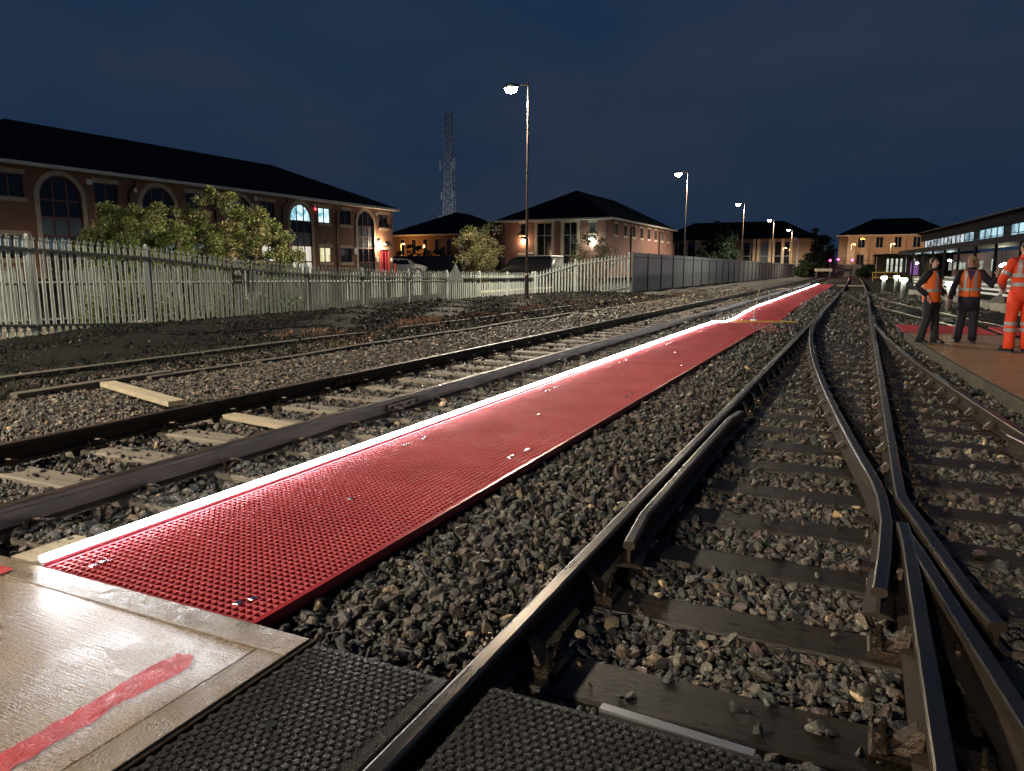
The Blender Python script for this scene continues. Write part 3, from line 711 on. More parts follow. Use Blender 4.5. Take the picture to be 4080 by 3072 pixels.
def clear_mask(x, y, s):
    ok = ~((y < 2.13) & (x < R2X-.09)) & ~((x > WX0-.10) & (x < WX1+.03) & (y > 2.0))
    for rx in (L1X, L2X): ok &= ~(np.abs(x-rx) < .055)
    ok &= ~(np.abs(x-R1X) < .075)
    ok &= ~((np.abs(x-R1X-.115) < .07) & (y > 3.5) & (y < 7.7))
    sd = KS*(26-np.minimum(y,26))**2
    ok &= ~((np.abs(x-R2X) < .08) & (y > 5.1)) & ~((np.abs(x-R1X-sd) < .08) & (y > 5)) & ~(np.abs(x-R2X-sd) < .08)
    ok &= ~((y < 5.2) & (x > .235) & (x < R1X+sd+.10))
    qbx = np.interp(y, *QB); qax = np.interp(y, *QA)
    ok &= ~((x > R2X+sd+.46) & (x < qbx+.05) & (y < 21.6) & (y > 4.9)) & ~(np.abs(x-qbx) < .09) & ~(np.abs(x-qax) < .09)
    ok &= ~((x > .9) & (y > 18.95) & (y < 21.5))
    return ok
def on_sleeper(x, y, sl, pad=.0):
    m = np.zeros(len(x), bool)
    o = np.argsort(y); ysrt = y[o]
    for (a,b,c,d) in sl:
        i0, i1 = np.searchsorted(ysrt, [c-pad, d+pad]); ii = o[i0:i1]; xx = x[ii]
        m[ii[(xx > a-pad) & (xx < b+pad)]] = True
    return m
bx, by, bs = [], [], []
for (x0,x1,y0,y1,dens,size) in [(-8.6,3.2,1.0,5.5,1400,.017),(-9.4,3.0,5.5,10.5,900,.020),(-8.6,3.2,1.0,5.5,820,.029),(-9.4,3.0,5.5,10.5,600,.031),(-9.4,5.6,10.5,19,360,.036),(-9.4,4.2,19,32,150,.050),(-9.4,5.5,32,55,50,.075)]:
    x, y = scatter(x0,x1,y0,y1,dens); s = size*np.exp(rng.normal(-.08,.40,len(x))); s = np.clip(s, size*.4, size*1.75); s = np.where(x < -5.9, s*.80, s)
    x_far = x < -8.35
    keep = clear_mask(x,y,s) & ~(x_far & (rng.random(len(x)) < .65))
    os_ = on_sleeper(x, y, SLEEPERS, .0)
    left_side = x < -3.5
    # right: timbers lie clear of the stone; left: old sleepers are half buried
    pr = np.where(left_side, .05, .012); pr = np.where((x > -4.2) & left_side, .93, pr)
    shoulder = (x < R1X-.18) & (x > -2.1); pr = np.where(shoulder, .72, pr)
    far_r = (x > -1) & (y > 9); pr = np.where(far_r, .03, pr)
    keep &= ~os_ | (rng.random(len(x)) < pr)
    x, y, s = x[keep], y[keep], s[keep]; bx.append(x); by.append(y); bs.append(s)
x = np.concatenate(bx); y = np.concatenate(by); s = np.concatenate(bs)
z = hz(x, y)
os_ = on_sleeper(x, y, SLEEPERS)
low = (x > np.interp(y, *QB)-.25) & (y < 34); z = np.where(low, z-.09, z)
sh = (x > R2X+KS*(26-np.minimum(y,26))**2+.1) & (x < np.interp(y,*QB)) & (y > 4) & (y < 22); z = np.where(sh, z+.07, z)
z = np.where(os_ & (x > -3.4) & ~low, np.maximum(z, ST+.004), z)
z = np.where(os_ & (x < -3.4), np.maximum(z, LZ-.163+.002), z)
z = z + s*rng.uniform(-.15,.75,len(x)) * np.where(os_, .8, 1)
# stone heaped a little between the timbers and against the walkway
n = len(x)
rot = rng.uniform(-math.pi, math.pi, (n,3)); rot[:,0:2] *= np.where(rng.random((n,1)) < .6, .22, 1)
scl = s[:,None]*rng.uniform(.8,1.25,(n,3))
ci = rng.choice(len(PAL), n, p=PW); col = PAL[ci]*np.exp(rng.normal(0,.32,(n,1)))
warm = ((x < -5.9)[:,None]); col = np.where(warm, col*np.array([1.32,1.28,1.20]), col)
gravel('ballast', np.stack([x,y,z],1), rot, scl, col, 'loose crushed stone ballast around the tracks')
# dark spoil on the bank by the fence
x, y = scatter(-15.4,-8.4,3.5,38,210)
k = (rng.random(len(x)) < np.where(x > -10.9, .75, 1)); x, y = x[k], y[k]
dist = np.hypot(x, y); s = .017*np.exp(rng.normal(0,.38,len(x)))*np.clip(dist/13,1,2.2)
z = hz(x,y) + .035 + s*rng.uniform(-.3,.5,len(x)); n = len(x)
rot = rng.uniform(-math.pi, math.pi, (n,3)); scl = s[:,None]*rng.uniform(.7,1.4,(n,3))
dk = np.array([(.010,.010,.010),(.016,.015,.014),(.008,.008,.008),(.030,.027,.023),(.16,.14,.11)]); ci = rng.choice(5, n, p=[.36,.3,.24,.075,.025])
gravel('dark_spoil', np.stack([x,y,z],1), rot, scl, dk[ci]*rng.uniform(.8,1.25,(n,1)), 'dark fine spoil heaped along the palisade fence', scol2)
# odd larger pale stones
big = []
for i, (px, py, r_, cl_) in enumerate([(2435,1740,.085,(.30,.20,.10)),(3335,2050,.045,(.42,.29,.15)),(3410,2020,.03,(.42,.31,.18)),(2620,2370,.03,(.40,.32,.2))]):
    gx, gy = gp(px, py, -.17)
    so_ = bpy.data.objects.new('loose_stone', stone_mesh(300+i)); C.objects.link(so_); so_.location = (gx, gy, -.17); so_.scale = (r_,)*3
    so_.data.materials[0] = mat('tan_stone', cl_, .7, var=.3, vscale=40, bump=.5, bscale=70)
    tag(so_, ['large tan lump of stone between the red walkway and the check rail','tan stone beside the knuckle of the crossing','smaller pale stone next to the crossing wing rail','pale stone between the second and third near timbers'][i], 'stone'); WL[so_.name] = tuple(so_.location)

# ================================================================== vegetation helpers
def leaf_object(name, P, D, size, cols, m, parent, aspect=.42, kind=None):
    # P centres, D directions: rhombic leaves, two triangles each
    n = len(P); D = D/np.linalg.norm(D,axis=1,keepdims=True)
    U = np.cross(D, rng.normal(size=(n,3))); U /= np.linalg.norm(U,axis=1,keepdims=True)
    s = size[:,None]
    V = np.stack([P - D*s, P + U*s*aspect, P + D*s, P - U*s*aspect], 1).reshape(-1,3)
    V = V - np.array(WL[parent.name] if parent is not None else (0,0,0))
    me = bpy.data.meshes.new(name); F = np.arange(4*n).reshape(-1,4)
    me.from_pydata(V.tolist(), [], F.tolist()); me.materials.append(m)
    a = me.attributes.new('col','FLOAT_COLOR','FACE'); a.data.foreach_set('color', np.concatenate([cols, np.ones((n,1))],1).astype(np.float32).ravel())
    o = bpy.data.objects.new(name, me); C.objects.link(o); o.parent = parent; WL[o.name] = WL[parent.name] if parent is not None else (0,0,0)
    if kind: o['kind'] = kind
    return o
def bush(name, loc, blobs, nleaf, lsize, pal, label, cat='bush', stems=9, m='leaf', stem_m='bark', clump=60, seed=1, group=None, spread=.33, stem_r=.035):
    r = np.random.default_rng(seed)
    t = thing(name, loc, label, cat, group)
    b = np.array(blobs, float)      # cx,cy,cz,rx,ry,rz (world)
    vol = b[:,3]*b[:,4]*b[:,5]; pb = vol/vol.sum()
    tips = []
    for k in range(clump):
        q = b[r.choice(len(b), p=pb)]; d = r.normal(size=3); d /= np.linalg.norm(d); rad = r.uniform(.25,1)**.45
        tips.append((q[:3] + d*q[3:6]*rad, q))
    st = MB(); rr = random.Random(seed)
    base = Vector(loc)
    for k in range(stems):
        tp, q = tips[rr.randrange(len(tips))]; tp = Vector(tp); b0 = base + Vector((rr.uniform(-.3,.3), rr.uniform(-.3,.3), -.05))
        mid = b0.lerp(tp, .5) + Vector((rr.uniform(-.2,.2), rr.uniform(-.2,.2), rr.uniform(0,.3)))
        st.tube([b0, b0.lerp(mid,.5)+Vector((rr.uniform(-.06,.06),)*3), mid, mid.lerp(tp,.55)+Vector((rr.uniform(-.1,.1),)*3), tp], [stem_r, stem_r*.8, stem_r*.6, stem_r*.4, stem_r*.15], 5)
        for _ in range(3):
            t2 = Vector(tips[rr.randrange(len(tips))][0])
            if (t2-mid).length < 1.3: st.tube([mid, mid.lerp(t2,.5)+Vector((0,0,.06)), t2], [stem_r*.45, stem_r*.3, stem_r*.1], 4)
    st.build('stems', M[stem_m], t)
    per = nleaf//clump; P = []; D = []; Cc = []
    pal = np.array(pal)
    for tp, q in tips:
        n = int(per*r.uniform(.5,1.6)); sp = spread*r.uniform(.6,1.35)
        d = r.normal(size=(n,3)); d *= (r.random((n,1))**.5)*sp/np.linalg.norm(d,axis=1,keepdims=True); d[:,2] *= .75
        P.append(tp + d); dd = d*1.3 + r.normal(size=(n,3))*sp*.7 + np.array([0,0,.1]); D.append(dd)
        c = pal[r.choice(len(pal))]; Cc.append(c*r.uniform(.65,1.35,(n,1))*np.array([1,1,1]))
    P = np.concatenate(P); D = np.concatenate(D); Cc = np.concatenate(Cc)
    k = P[:,2] > loc[2]+.02; P, D, Cc = P[k], D[k], Cc[k]
    leaf_object('crown', P, D, lsize*np.exp(r.normal(0,.25,len(P))), Cc, M[m], t)
    return t
GREEN = [(.17,.22,.055),(.21,.26,.07),(.13,.19,.05),(.25,.27,.09),(.19,.19,.075)]
OLIVE = [(.22,.21,.08),(.19,.20,.07),(.27,.23,.11),(.15,.18,.06)]
bush('broadleaf_bush', (-22,17.2,-.1), [(-22,17.2,2.0,1.5,1.75,1.5),(-22,16.5,1.3,1.4,1.2,1.3),(-22,18.3,2.3,1.4,1.1,1.3),(-22.3,17.4,2.75,1.3,1.2,.95),(-21,16.4,.7,1.2,1.5,.8),(-21,18.5,.7,1.2,1.5,.8)], 46000, .045, GREEN, 'broad bright green bush behind the fence in front of the left building', clump=190, seed=5)
bush('tall_bush', (-22.2,21.8,0), [(-22.2,21.3,2.4,1.5,1.7,1.9),(-22.2,20.9,3.45,1.2,1.15,1.0),(-22.2,22.9,2.2,1.4,1.5,1.5),(-22,24.1,1.7,1.3,.9,1.3),(-22,20.0,1.6,1.2,1.2,1.4)], 48000, .044, OLIVE+GREEN[:2], 'tall olive green bush right of the broad one behind the fence', clump=200, seed=6, stems=14)
for k, (yy, xx, h_) in enumerate([(13.4,-18.2,1.0),(15.0,-18.0,.9),(17.2,-18.1,.8),(19.6,-18.2,.8)]):
    bush('low_shrub', (xx,yy,-.3), [(xx,yy,-.3+h_*.55,.55,.95,h_*.55)], 1500, .06, [tuple(q*.55 for q in c_) for c_ in GREEN], ['low green shrub between the two fences, nearest the left edge','low green shrub between the two fences, second from the left','low green shrub between the two fences, third from the left','low green shrub between the two fences, farthest from the camera'][k], 'shrub', clump=24, seed=20+k, stems=4, stem_r=.015, group='low shrubs between the fences')
bush('bare_stemmed_bush', (-19.6,37.2,.1), [(-19.6,37.0,2.5,1.4,1.5,1.3),(-20.0,38.3,2.9,1.2,1.0,1.15),(-19.3,35.6,2.4,1.0,.9,1.0),(-19.6,37.2,1.0,1.1,1.3,.8)], 8000, .06, [tuple(q*.7 for q in c_) for c_ in OLIVE]+[(.16,.13,.07)], 'spreading bush with pale bare stems between the two brick buildings', clump=120, seed=9, stems=30, stem_m='twig', spread=.36, stem_r=.04)
bush('thin_shrub', (-15.6,44.6,.1), [(-15.6,44.6,2.2,1.2,2.3,1.4),(-15.2,46.4,2.0,1.0,1.6,1.5),(-15.4,43.0,1.5,1.0,1.2,1.2)], 2600, .075, [(.16,.14,.08),(.13,.13,.065)], 'thin wispy shrub in front of the floodlit brick building', 'shrub', clump=80, seed=12, stems=26, stem_m='twig', spread=.35, stem_r=.026)
bush('dark_low_bush', (-45,70,1.0), [(-45,70,2.6,2.2,2.2,1.4),(-42.5,71,2.4,2.2,1.8,1.2)], 2600, .14, [(.06,.10,.02),(.05,.08,.02),(.09,.11,.03)], 'dark green bush in front of the orange lit low building', clump=60, seed=14)
DARK = [(.020,.034,.020),(.026,.042,.022),(.016,.028,.018)]
def tree(loc, w, h, label, seed, n=9000, ls=.22, pal=DARK):
    x, y, z = loc
    return bush('dark_tree', loc, [(x,y,z+h*.35,w*.5,w*.5,h*.33),(x+w*.12,y,z+h*.6,w*.38,w*.38,h*.26),(x-.1*w,y,z+h*.82,w*.20,w*.2,h*.18),(x-w*.2,y,z+h*.3,w*.36,w*.36,h*.25)], n, ls, pal, label, 'tree', stems=9, m='leaf_dark', clump=130, seed=seed, spread=w*.13, stem_r=.12)
tree((-21.4,122.6,.1), 6.2, 8.9, 'tall dark tree behind the middle of the grey mesh fence', 31)
tree((-6.9,136.5,.0), 4.6, 8.0, 'dark tree left of the orange lit end building', 32, 7000)
tree((-8.9,133,.0), 3.0, 2.9, 'small round dark tree at the far end of the mesh fence', 33, 3000, .16, [(.05,.07,.025),(.035,.055,.022)])
tree((9.5,112,.0), 2.0, 6.6, 'slim dark tree rising behind the far end of the station roof', 34, 1800)
tree((.6,124,.0), 3.2, 2.2, 'dark bush below the orange lit building beside the platform end', 35, 2500, .16)
for k, (px, fw, w, h_) in enumerate([(1575,130,9,6.5),(1690,150,12,6.5),(2010,140,8,7.0)]):
    X, Y, Z = at_depth(px, 1060, fw)
    tree((X,Y,.8), w, h_, ['distant dark tree just right of the left building','distant dark tree behind the dark low building','distant dark tree between the middle buildings'][k], 36+k, 3000, .3)
# dry weeds (ground cover) along the disused line
def weeds(name, n, reg, hgt, pal, label):
    x = rng.uniform(reg[0],reg[1],n); y = rng.uniform(reg[2],reg[3],n)
    d = np.sin(x*3.1+y*.9)+np.sin(y*1.7+1.3*x)+rng.normal(0,.8,n); k = d > .55; x, y = x[k], y[k]; n = len(x)
    h = hgt*np.exp(rng.normal(0,.45,n)); D = np.stack([rng.normal(0,.5,n), rng.normal(0,.5,n), np.ones(n)],1)
    P = np.stack([x,y,hz(x,y)+.03+h*.7],1); c = np.array(pal)[rng.integers(0,len(pal),n)]*rng.uniform(.6,1.3,(n,1))
    o = leaf_object(name, P, D, h, c, M['weed'], None, aspect=.16); return tag(o, label, 'weeds', kind='stuff')
WEED = [(.17,.11,.06),(.13,.085,.05),(.21,.15,.085),(.10,.066,.04),(.15,.085,.06)]
weeds('dry_weeds', 26000, (-10.9,-8.2,10,52), .026, WEED, 'dry brown weeds along the disused line')
weeds('creeping_weeds', 9000, (-10.75,-10.05,11,30), .030, [(.34,.19,.11),(.28,.15,.09)], 'reddish dry creeping weeds at the foot of the bank')
# pink flowering tuft by the walkway
tx, ty = -2.02, 18.6
tf = thing('weed_tuft', (tx,ty,-.18), 'pale pinkish weed tuft at the right edge of the red walkway', 'plant')
n = 420; d = rng.normal(size=(n,3))*np.array([.19,.15,.06]); P = np.array([tx,ty,-.02])+d; P[:,2] = np.maximum(P[:,2],-.15)
leaf_object('foliage', P, rng.normal(size=(n,3))+np.array([0,0,.8]), .028*np.exp(rng.normal(0,.3,n)), np.array([(.50,.27,.25),(.42,.2,.2),(.3,.14,.12)])[rng.integers(0,3,n)]*rng.uniform(.7,1.2,(n,1)), M['weed'], tf)
mb = MB()
for k in range(14): mb.tube([(tx,ty,-.18),(tx+rnd.uniform(-.2,.2),ty+rnd.uniform(-.15,.15),rnd.uniform(-.08,.04))],[.006,.003],4)
mb.build('stems', M['twig'], tf)
# ================================================================== palisade fences
def pale_mesh(name, L, m, w=.082):
    mb = MB(); h = w/2
    prof = [(-h,.0),(-h*.62,.012),(-h*.3,-.004),(0,.010),(h*.3,-.004),(h*.62,.012),(h,0)]
    th = .004
    rows = [0, L-.13]
    k = len(prof)
    for z in rows:
        for (y, x) in prof: mb.v.append((x, y, z))
        for (y, x) in prof: mb.v.append((x-th, y, z))
    n2 = 2*k
    for i in range(k-1):
        mb.f.append((i, i+1, n2+i+1, n2+i)); mb.f.append((k+i+1, k+i, n2+k+i, n2+k+i+1))
    mb.f.append((0, n2, n2+k, k)); mb.f.append((k-1, k+k-1, n2+k+k-1, n2+k-1))
    # triple pointed head: centre spear and two splayed side points
    z0 = L-.13
    mb.add([(.008,-h*.45,z0),(.008,h*.45,z0),(.012,h*.4,z0+.06),(.010,0,L),(.012,-h*.4,z0+.06),(0,-h*.4,z0+.05),(0,h*.4,z0+.05)], [(0,1,2,3,4),(0,5,4),(1,6,2),(5,6,3),(5,3,4),(6,2,3)])
    for sg in (-1,1):
        mb.add([(.0,sg*h*.45,z0),(.0,sg*h,z0),(.035,sg*h*1.25,z0+.055),(.055,sg*h*1.5,z0+.075),(.02,sg*h*.7,z0+.05)], [(0,1,2,4),(4,2,3)] if sg > 0 else [(4,2,1,0),(3,2,4)])
    me = bpy.data.meshes.new(name); me.from_pydata(mb.v, [], mb.f); me.materials.append(m); return me
def post_mesh(name, L, m):
    mb = MB()
    mb.box(-.05,.05,-.028,.028,0,L-.05); mb.loft([(0,0,L-.05,.05,.028),(0,0,L-.02,.046,.026),(0,0,L,.03,.018)], 10)
    me = bpy.data.meshes.new(name); me.from_pydata(mb.v, [], mb.f); me.materials.append(m); return me
PALE = pale_mesh('pale', 2.12, M['galv']); POST = post_mesh('post', 2.3, M['galv'])
PALE2 = pale_mesh('pale', 1.62, M['galv_old']); POST2 = post_mesh('post', 1.75, M['galv_old'])
def palisade(nodes, pale, plen, post, pl2, npale, label, rail_m, toprail=.30, dirx=1):
    # nodes: (x, y, z_top)
    x0, y0, z0 = nodes[0]
    t = thing('palisade_fence', (x0, y0, z0-plen), label, 'fence')
    for i, (x, y, zt) in enumerate(nodes):
        inst('post', post, t, (x-.05*dirx, y, zt+.02-pl2), rot=(0,0,0))
    for (xa,ya,za), (xb,yb,zb) in zip(nodes[:-1], nodes[1:]):
        ang = math.atan2(yb-ya, xb-xa)-math.pi/2
        n = npale if math.hypot(xb-xa,yb-ya) < 3 else int(npale*math.hypot(xb-xa,yb-ya)/2.75)
        for dz in (toprail, plen-.25):
            mb = MB(); mb.bar((xa+.012,ya+.03,za-dz),(xb+.012,yb-.03,zb-dz),.045,.05); mb.build('rail', rail_m, t)
        for k in range(n):
            u = (k+.5)/n
            inst('pale', pale, t, (xa+(xb-xa)*u-.018, ya+(yb-ya)*u, za+(zb-za)*u-plen+rnd.uniform(-.008,.008)), rot=(rnd.uniform(-.005,.005), rnd.uniform(-.006,.006), ang+rnd.uniform(-.03,.03)))
    return t
tops = [2.30,2.13,1.99,1.72,1.56,1.46,1.39,1.35,1.30,1.27,1.25]
nodes = [(-15.60,6.98,tops[0])] + [(-15.541+.0192*2.75*k, 9.66+2.748*k, tops[k+1]) for k in range(10)]
nodes[-1] = (-15.07,34.5,1.26)
palisade(nodes, PALE, 2.12, POST, 2.3, 17, 'long galvanised palisade fence behind the dark bank, dipping towards the lamp post', M['fence_dark'])
palisade([(-14.98,34.62,1.27),(-13.62,36.75,1.90),(-11.55,39.55,2.30)], PALE, 2.12, POST, 2.3, 13, 'taller palisade fence section stepping up to the grey mesh fence', M['galv'], toprail=.26)
palisade([(-19.0,8.0+2.75*k,1.56-.035*k) for k in range(10)], PALE2, 1.62, POST2, 1.75, 15, 'second lower palisade fence standing on a cream wall behind the first', M['galv_old'], toprail=.42)
mb = MB(); mb.bev(-19.22,-18.86,6,22,-.5,-.06,.02)
tag(mb.build('low_wall', M['cream'], loc=(-19,14,-.4)), 'low cream concrete wall at the foot of the second fence', 'wall')
mb = MB(); mb.bev(-17.4,-17.1,33,42,-.4,.32,.02)
tag(mb.build('low_wall', M['cream'], loc=(-17.2,37,-.3)), 'short pale wall behind the taller palisade section', 'wall')
# ---------------- grey weld-mesh fence
def mesh_material():
    m = bpy.data.materials.new('fine_weld_mesh'); m.use_nodes = True; n = m.node_tree.nodes; l = m.node_tree.links; n.clear()
    o = n.new('ShaderNodeOutputMaterial'); mxs = n.new('ShaderNodeMixShader'); tr = n.new('ShaderNodeBsdfTransparent'); pb = n.new('ShaderNodeBsdfPrincipled')
    pb.inputs['Base Color'].default_value = (.36,.385,.41,1); pb.inputs['Roughness'].default_value = .55; pb.inputs['Metallic'].default_value = .2
    g = n.new('ShaderNodeNewGeometry'); t = n.new('ShaderNodeTexNoise'); t.inputs['Scale'].default_value = .6; l.new(g.outputs['Position'], t.inputs['Vector'])
    mr = n.new('ShaderNodeMapRange'); mr.inputs['To Min'].default_value = .72; mr.inputs['To Max'].default_value = .90; l.new(t.outputs['Fac'], mr.inputs['Value']); l.new(mr.outputs['Result'], mxs.inputs[0])
    tl = n.new('ShaderNodeBsdfTranslucent'); tl.inputs['Color'].default_value = (.42,.45,.48,1); m2 = n.new('ShaderNodeMixShader'); m2.inputs[0].default_value = .35; l.new(pb.outputs[0], m2.inputs[1]); l.new(tl.outputs[0], m2.inputs[2])
    l.new(tr.outputs[0], mxs.inputs[1]); l.new(m2.outputs[0], mxs.inputs[2]); l.new(mxs.outputs[0], o.inputs[0]); return m
M['mesh_far'] = mesh_material()
mf = thing('mesh_fence', (-11.4,40,.1), 'long grey fine mesh fence with dark posts beside the siding', 'fence')
def mfx(y): return float(np.interp(y,[39.6,60,100,145],[-11.42,-11.35,-11.2,-10.9]))
py = [39.7]; 
while py[-1] < 143: py.append(py[-1] + 3.15)
for i, yy in enumerate(py):
    xx = mfx(yy); mb = MB(); mb.box(xx-.03,xx+.03,yy-.03,yy+.03,-.1,2.32-.0015*(yy-40)); mb.build('post', M['fence_dark'], mf)
for a, b in zip(py[:-1], py[1:]):
    xa, xb = mfx(a)-.035, mfx(b)-.035; mb = MB()
    za, zb = 2.30-.0015*(a-40), 2.30-.0015*(b-40)
    mb.add([(xa,a+.01,.06),(xb,b-.01,.06),(xb,b-.01,zb),(xa,a+.01,za),(xa-.006,a+.01,.06),(xb-.006,b-.01,.06),(xb-.006,b-.01,zb),(xa-.006,a+.01,za)], [(0,1,2,3),(7,6,5,4),(0,3,7,4),(1,5,6,2),(3,2,6,7),(0,4,5,1)])
    mb.build('mesh_panel', M['mesh_far'], mf)
    mb = MB(); mb.bar((xa+.06,a,za-.25),(xb+.06,b,zb-.25),.03,.05); mb.build('rail', M['fence_dark'], mf)
# ---------------- signs on the fence
def text_mesh(s, size, m, name, parent, loc, rot):
    cu = bpy.data.curves.new(name, 'FONT'); cu.body = s; cu.size = size; cu.align_x = 'CENTER'; cu.align_y = 'CENTER'; cu.extrude = .002
    o = bpy.data.objects.new(name, cu); C.objects.link(o); dg = bpy.context.evaluated_depsgraph_get()
    me = bpy.data.meshes.new_from_object(o.evaluated_get(dg)); bpy.data.objects.remove(o)
    me.materials.clear(); me.materials.append(m)
    q = bpy.data.objects.new(name, me); C.objects.link(q); q.parent = parent; w = WL[parent.name]; q.location = tuple(a-b for a,b in zip(loc,w)); q.rotation_euler = rot; WL[q.name] = tuple(loc); return q
sx, sy = -15.36, 15.08
sg = thing('fence_sign', (sx, sy, 1.0), 'small black sign reading 4/5 in white on a fence post', 'sign')
mb = MB(); mb.bev(sx-.01,sx+.01,sy-.15,sy+.15,1.02,1.46,.004); mb.build('plate', M['black'], sg)
text_mesh('4/5', .19, M['white'], 'lettering', sg, (sx+.0125, sy, 1.31), (R(90),0,R(90)))
text_mesh('Car stop', .062, M['white'], 'lettering', sg, (sx+.0125, sy, 1.12), (R(90),0,R(90)))
tx_, ty_ = -14.55, 25.6
ts = thing('triangle_sign', (tx_,ty_,.1), 'back of a white triangular sign on a post before the fence', 'sign')
mb = MB(); mb.tube([(tx_,ty_,.05),(tx_,ty_,1.6)], .03, 8); mb.build('post', M['galv'], ts)
d = Vector((math.sin(R(30)),-math.cos(R(30)),0)); s_ = Vector((d.y,-d.x,0))
def tri(c, w, h, th):
    mb = MB(); c = Vector(c); pts = []
    for a, b in ((-.5,.05),(-.46,0),(.46,0),(.5,.05),(.05,.96),(-.05,.96)): pts.append(c + s_*w*a + Vector((0,0,h*b)))
    mb.add([p for p in pts]+[p-d*th for p in pts], [(0,1,2,3,4,5),(11,10,9,8,7,6)]+[(i,(i+6),(i+1)%6+6,(i+1)%6) for i in range(6)]); return mb
tri(Vector((tx_,ty_,.90))-d*.05, .66, .72, .01).build('plate', M['sign_back'], ts)
for zz, ww in ((.95,.56),(1.42,.2)):
    mb = MB(); c = Vector((tx_,ty_,zz))-d*.04; mb.bar(c-s_*ww/2, c+s_*ww/2, .02, .03); mb.build('bracket', M['galv'], ts)

# ================================================================== lamps
def plight(name, loc, power, col, parent, rad=.12):
    l = bpy.data.lights.new(name, 'POINT'); l.energy = power; l.color = col; l.shadow_soft_size = rad
    o = bpy.data.objects.new(name, l); C.objects.link(o); w = WL[parent.name]; o.parent = parent; o.location = tuple(a-b for a,b in zip(loc,w)); return o
def slight(name, loc, power, col, parent, rad=.32, cone=168):
    l = bpy.data.lights.new(name, 'SPOT'); l.energy = power; l.color = col; l.shadow_soft_size = rad; l.spot_size = R(cone); l.spot_blend = .35
    o = bpy.data.objects.new(name, l); C.objects.link(o); w = WL[parent.name]; o.parent = parent; o.location = tuple(a-b for a,b in zip(loc,w)); return o
STREET = (1.0,.87,.67)
def street_lamp(x, y, power, label, zg=.12, H=8.42):
    t = thing('lamp_post', (x,y,zg), label, 'lamp post', 'lamp posts in a row along the fence')
    mb = MB(); mb.loft([(x,y,zg-.2,.085,.085),(x,y,1.15,.085,.085),(x,y,1.2,.075,.075),(x,y,1.22,.052,.052)],12); mb.build('base', M['pole'], t)
    mb = MB(); mb.tube([(x,y,1.2),(x+.02,y,4.5),(x+.05,y,H+.12)],[.052,.046,.034],10); mb.build('pole', M['pole'], t)
    mb = MB(); mb.tube([(x+.05,y,H+.05),(x-.12,y-.05,H+.07),(x-.36,y-.1,H+.06)],[.025,.022,.02],8); mb.build('bracket', M['pole'], t)
    hx, hy = x-.62, y-.16
    mb = MB(); mb.loft([(hx,hy,H-.02,.33,.15),(hx,hy,H+.06,.34,.16),(hx,hy,H+.13,.22,.10),(hx,hy,H+.15,.1,.05)],14); hd = mb.build('lamp_head', M['lamp_body'], t)
    mb = MB(); mb.loft([(hx,hy,H-.22,.07,.06),(hx,hy,H-.19,.17,.13),(hx,hy,H-.11,.24,.17),(hx,hy,H-.03,.27,.15)],14); mb.build('lens', M['lamp_warm'], hd, smooth=True)
    slight('lamp_glow', (hx,hy,H-.30), power, STREET, t)
    return t
LP = 4200.0
LROW = [(-12.3,-1.7),(-12.3,27.45),(-12.3,56.6),(-12.3,85.8),(-12.3,115.8),(-12.3,146.5)]
LN = ['lamp post beside the camera, out of view on the left','tall brown lamp post in front of the palisade fence, nearest of the row','second lamp post of the row, beside the grey mesh fence','third lamp post of the row along the mesh fence','fourth lamp post of the row along the mesh fence','farthest lamp post of the row, near the end buildings']
for (x, y), nme in zip(LROW, LN): street_lamp(x, y, LP, nme, zg=ground_z(x,y))
street_lamp(-12.3,-31.0, LP, 'lamp post of the row behind the camera')
street_lamp(-5.0,-29.0, 17000.0, 'tall floodlight mast at the yard behind the camera', zg=-.1, H=11.0)

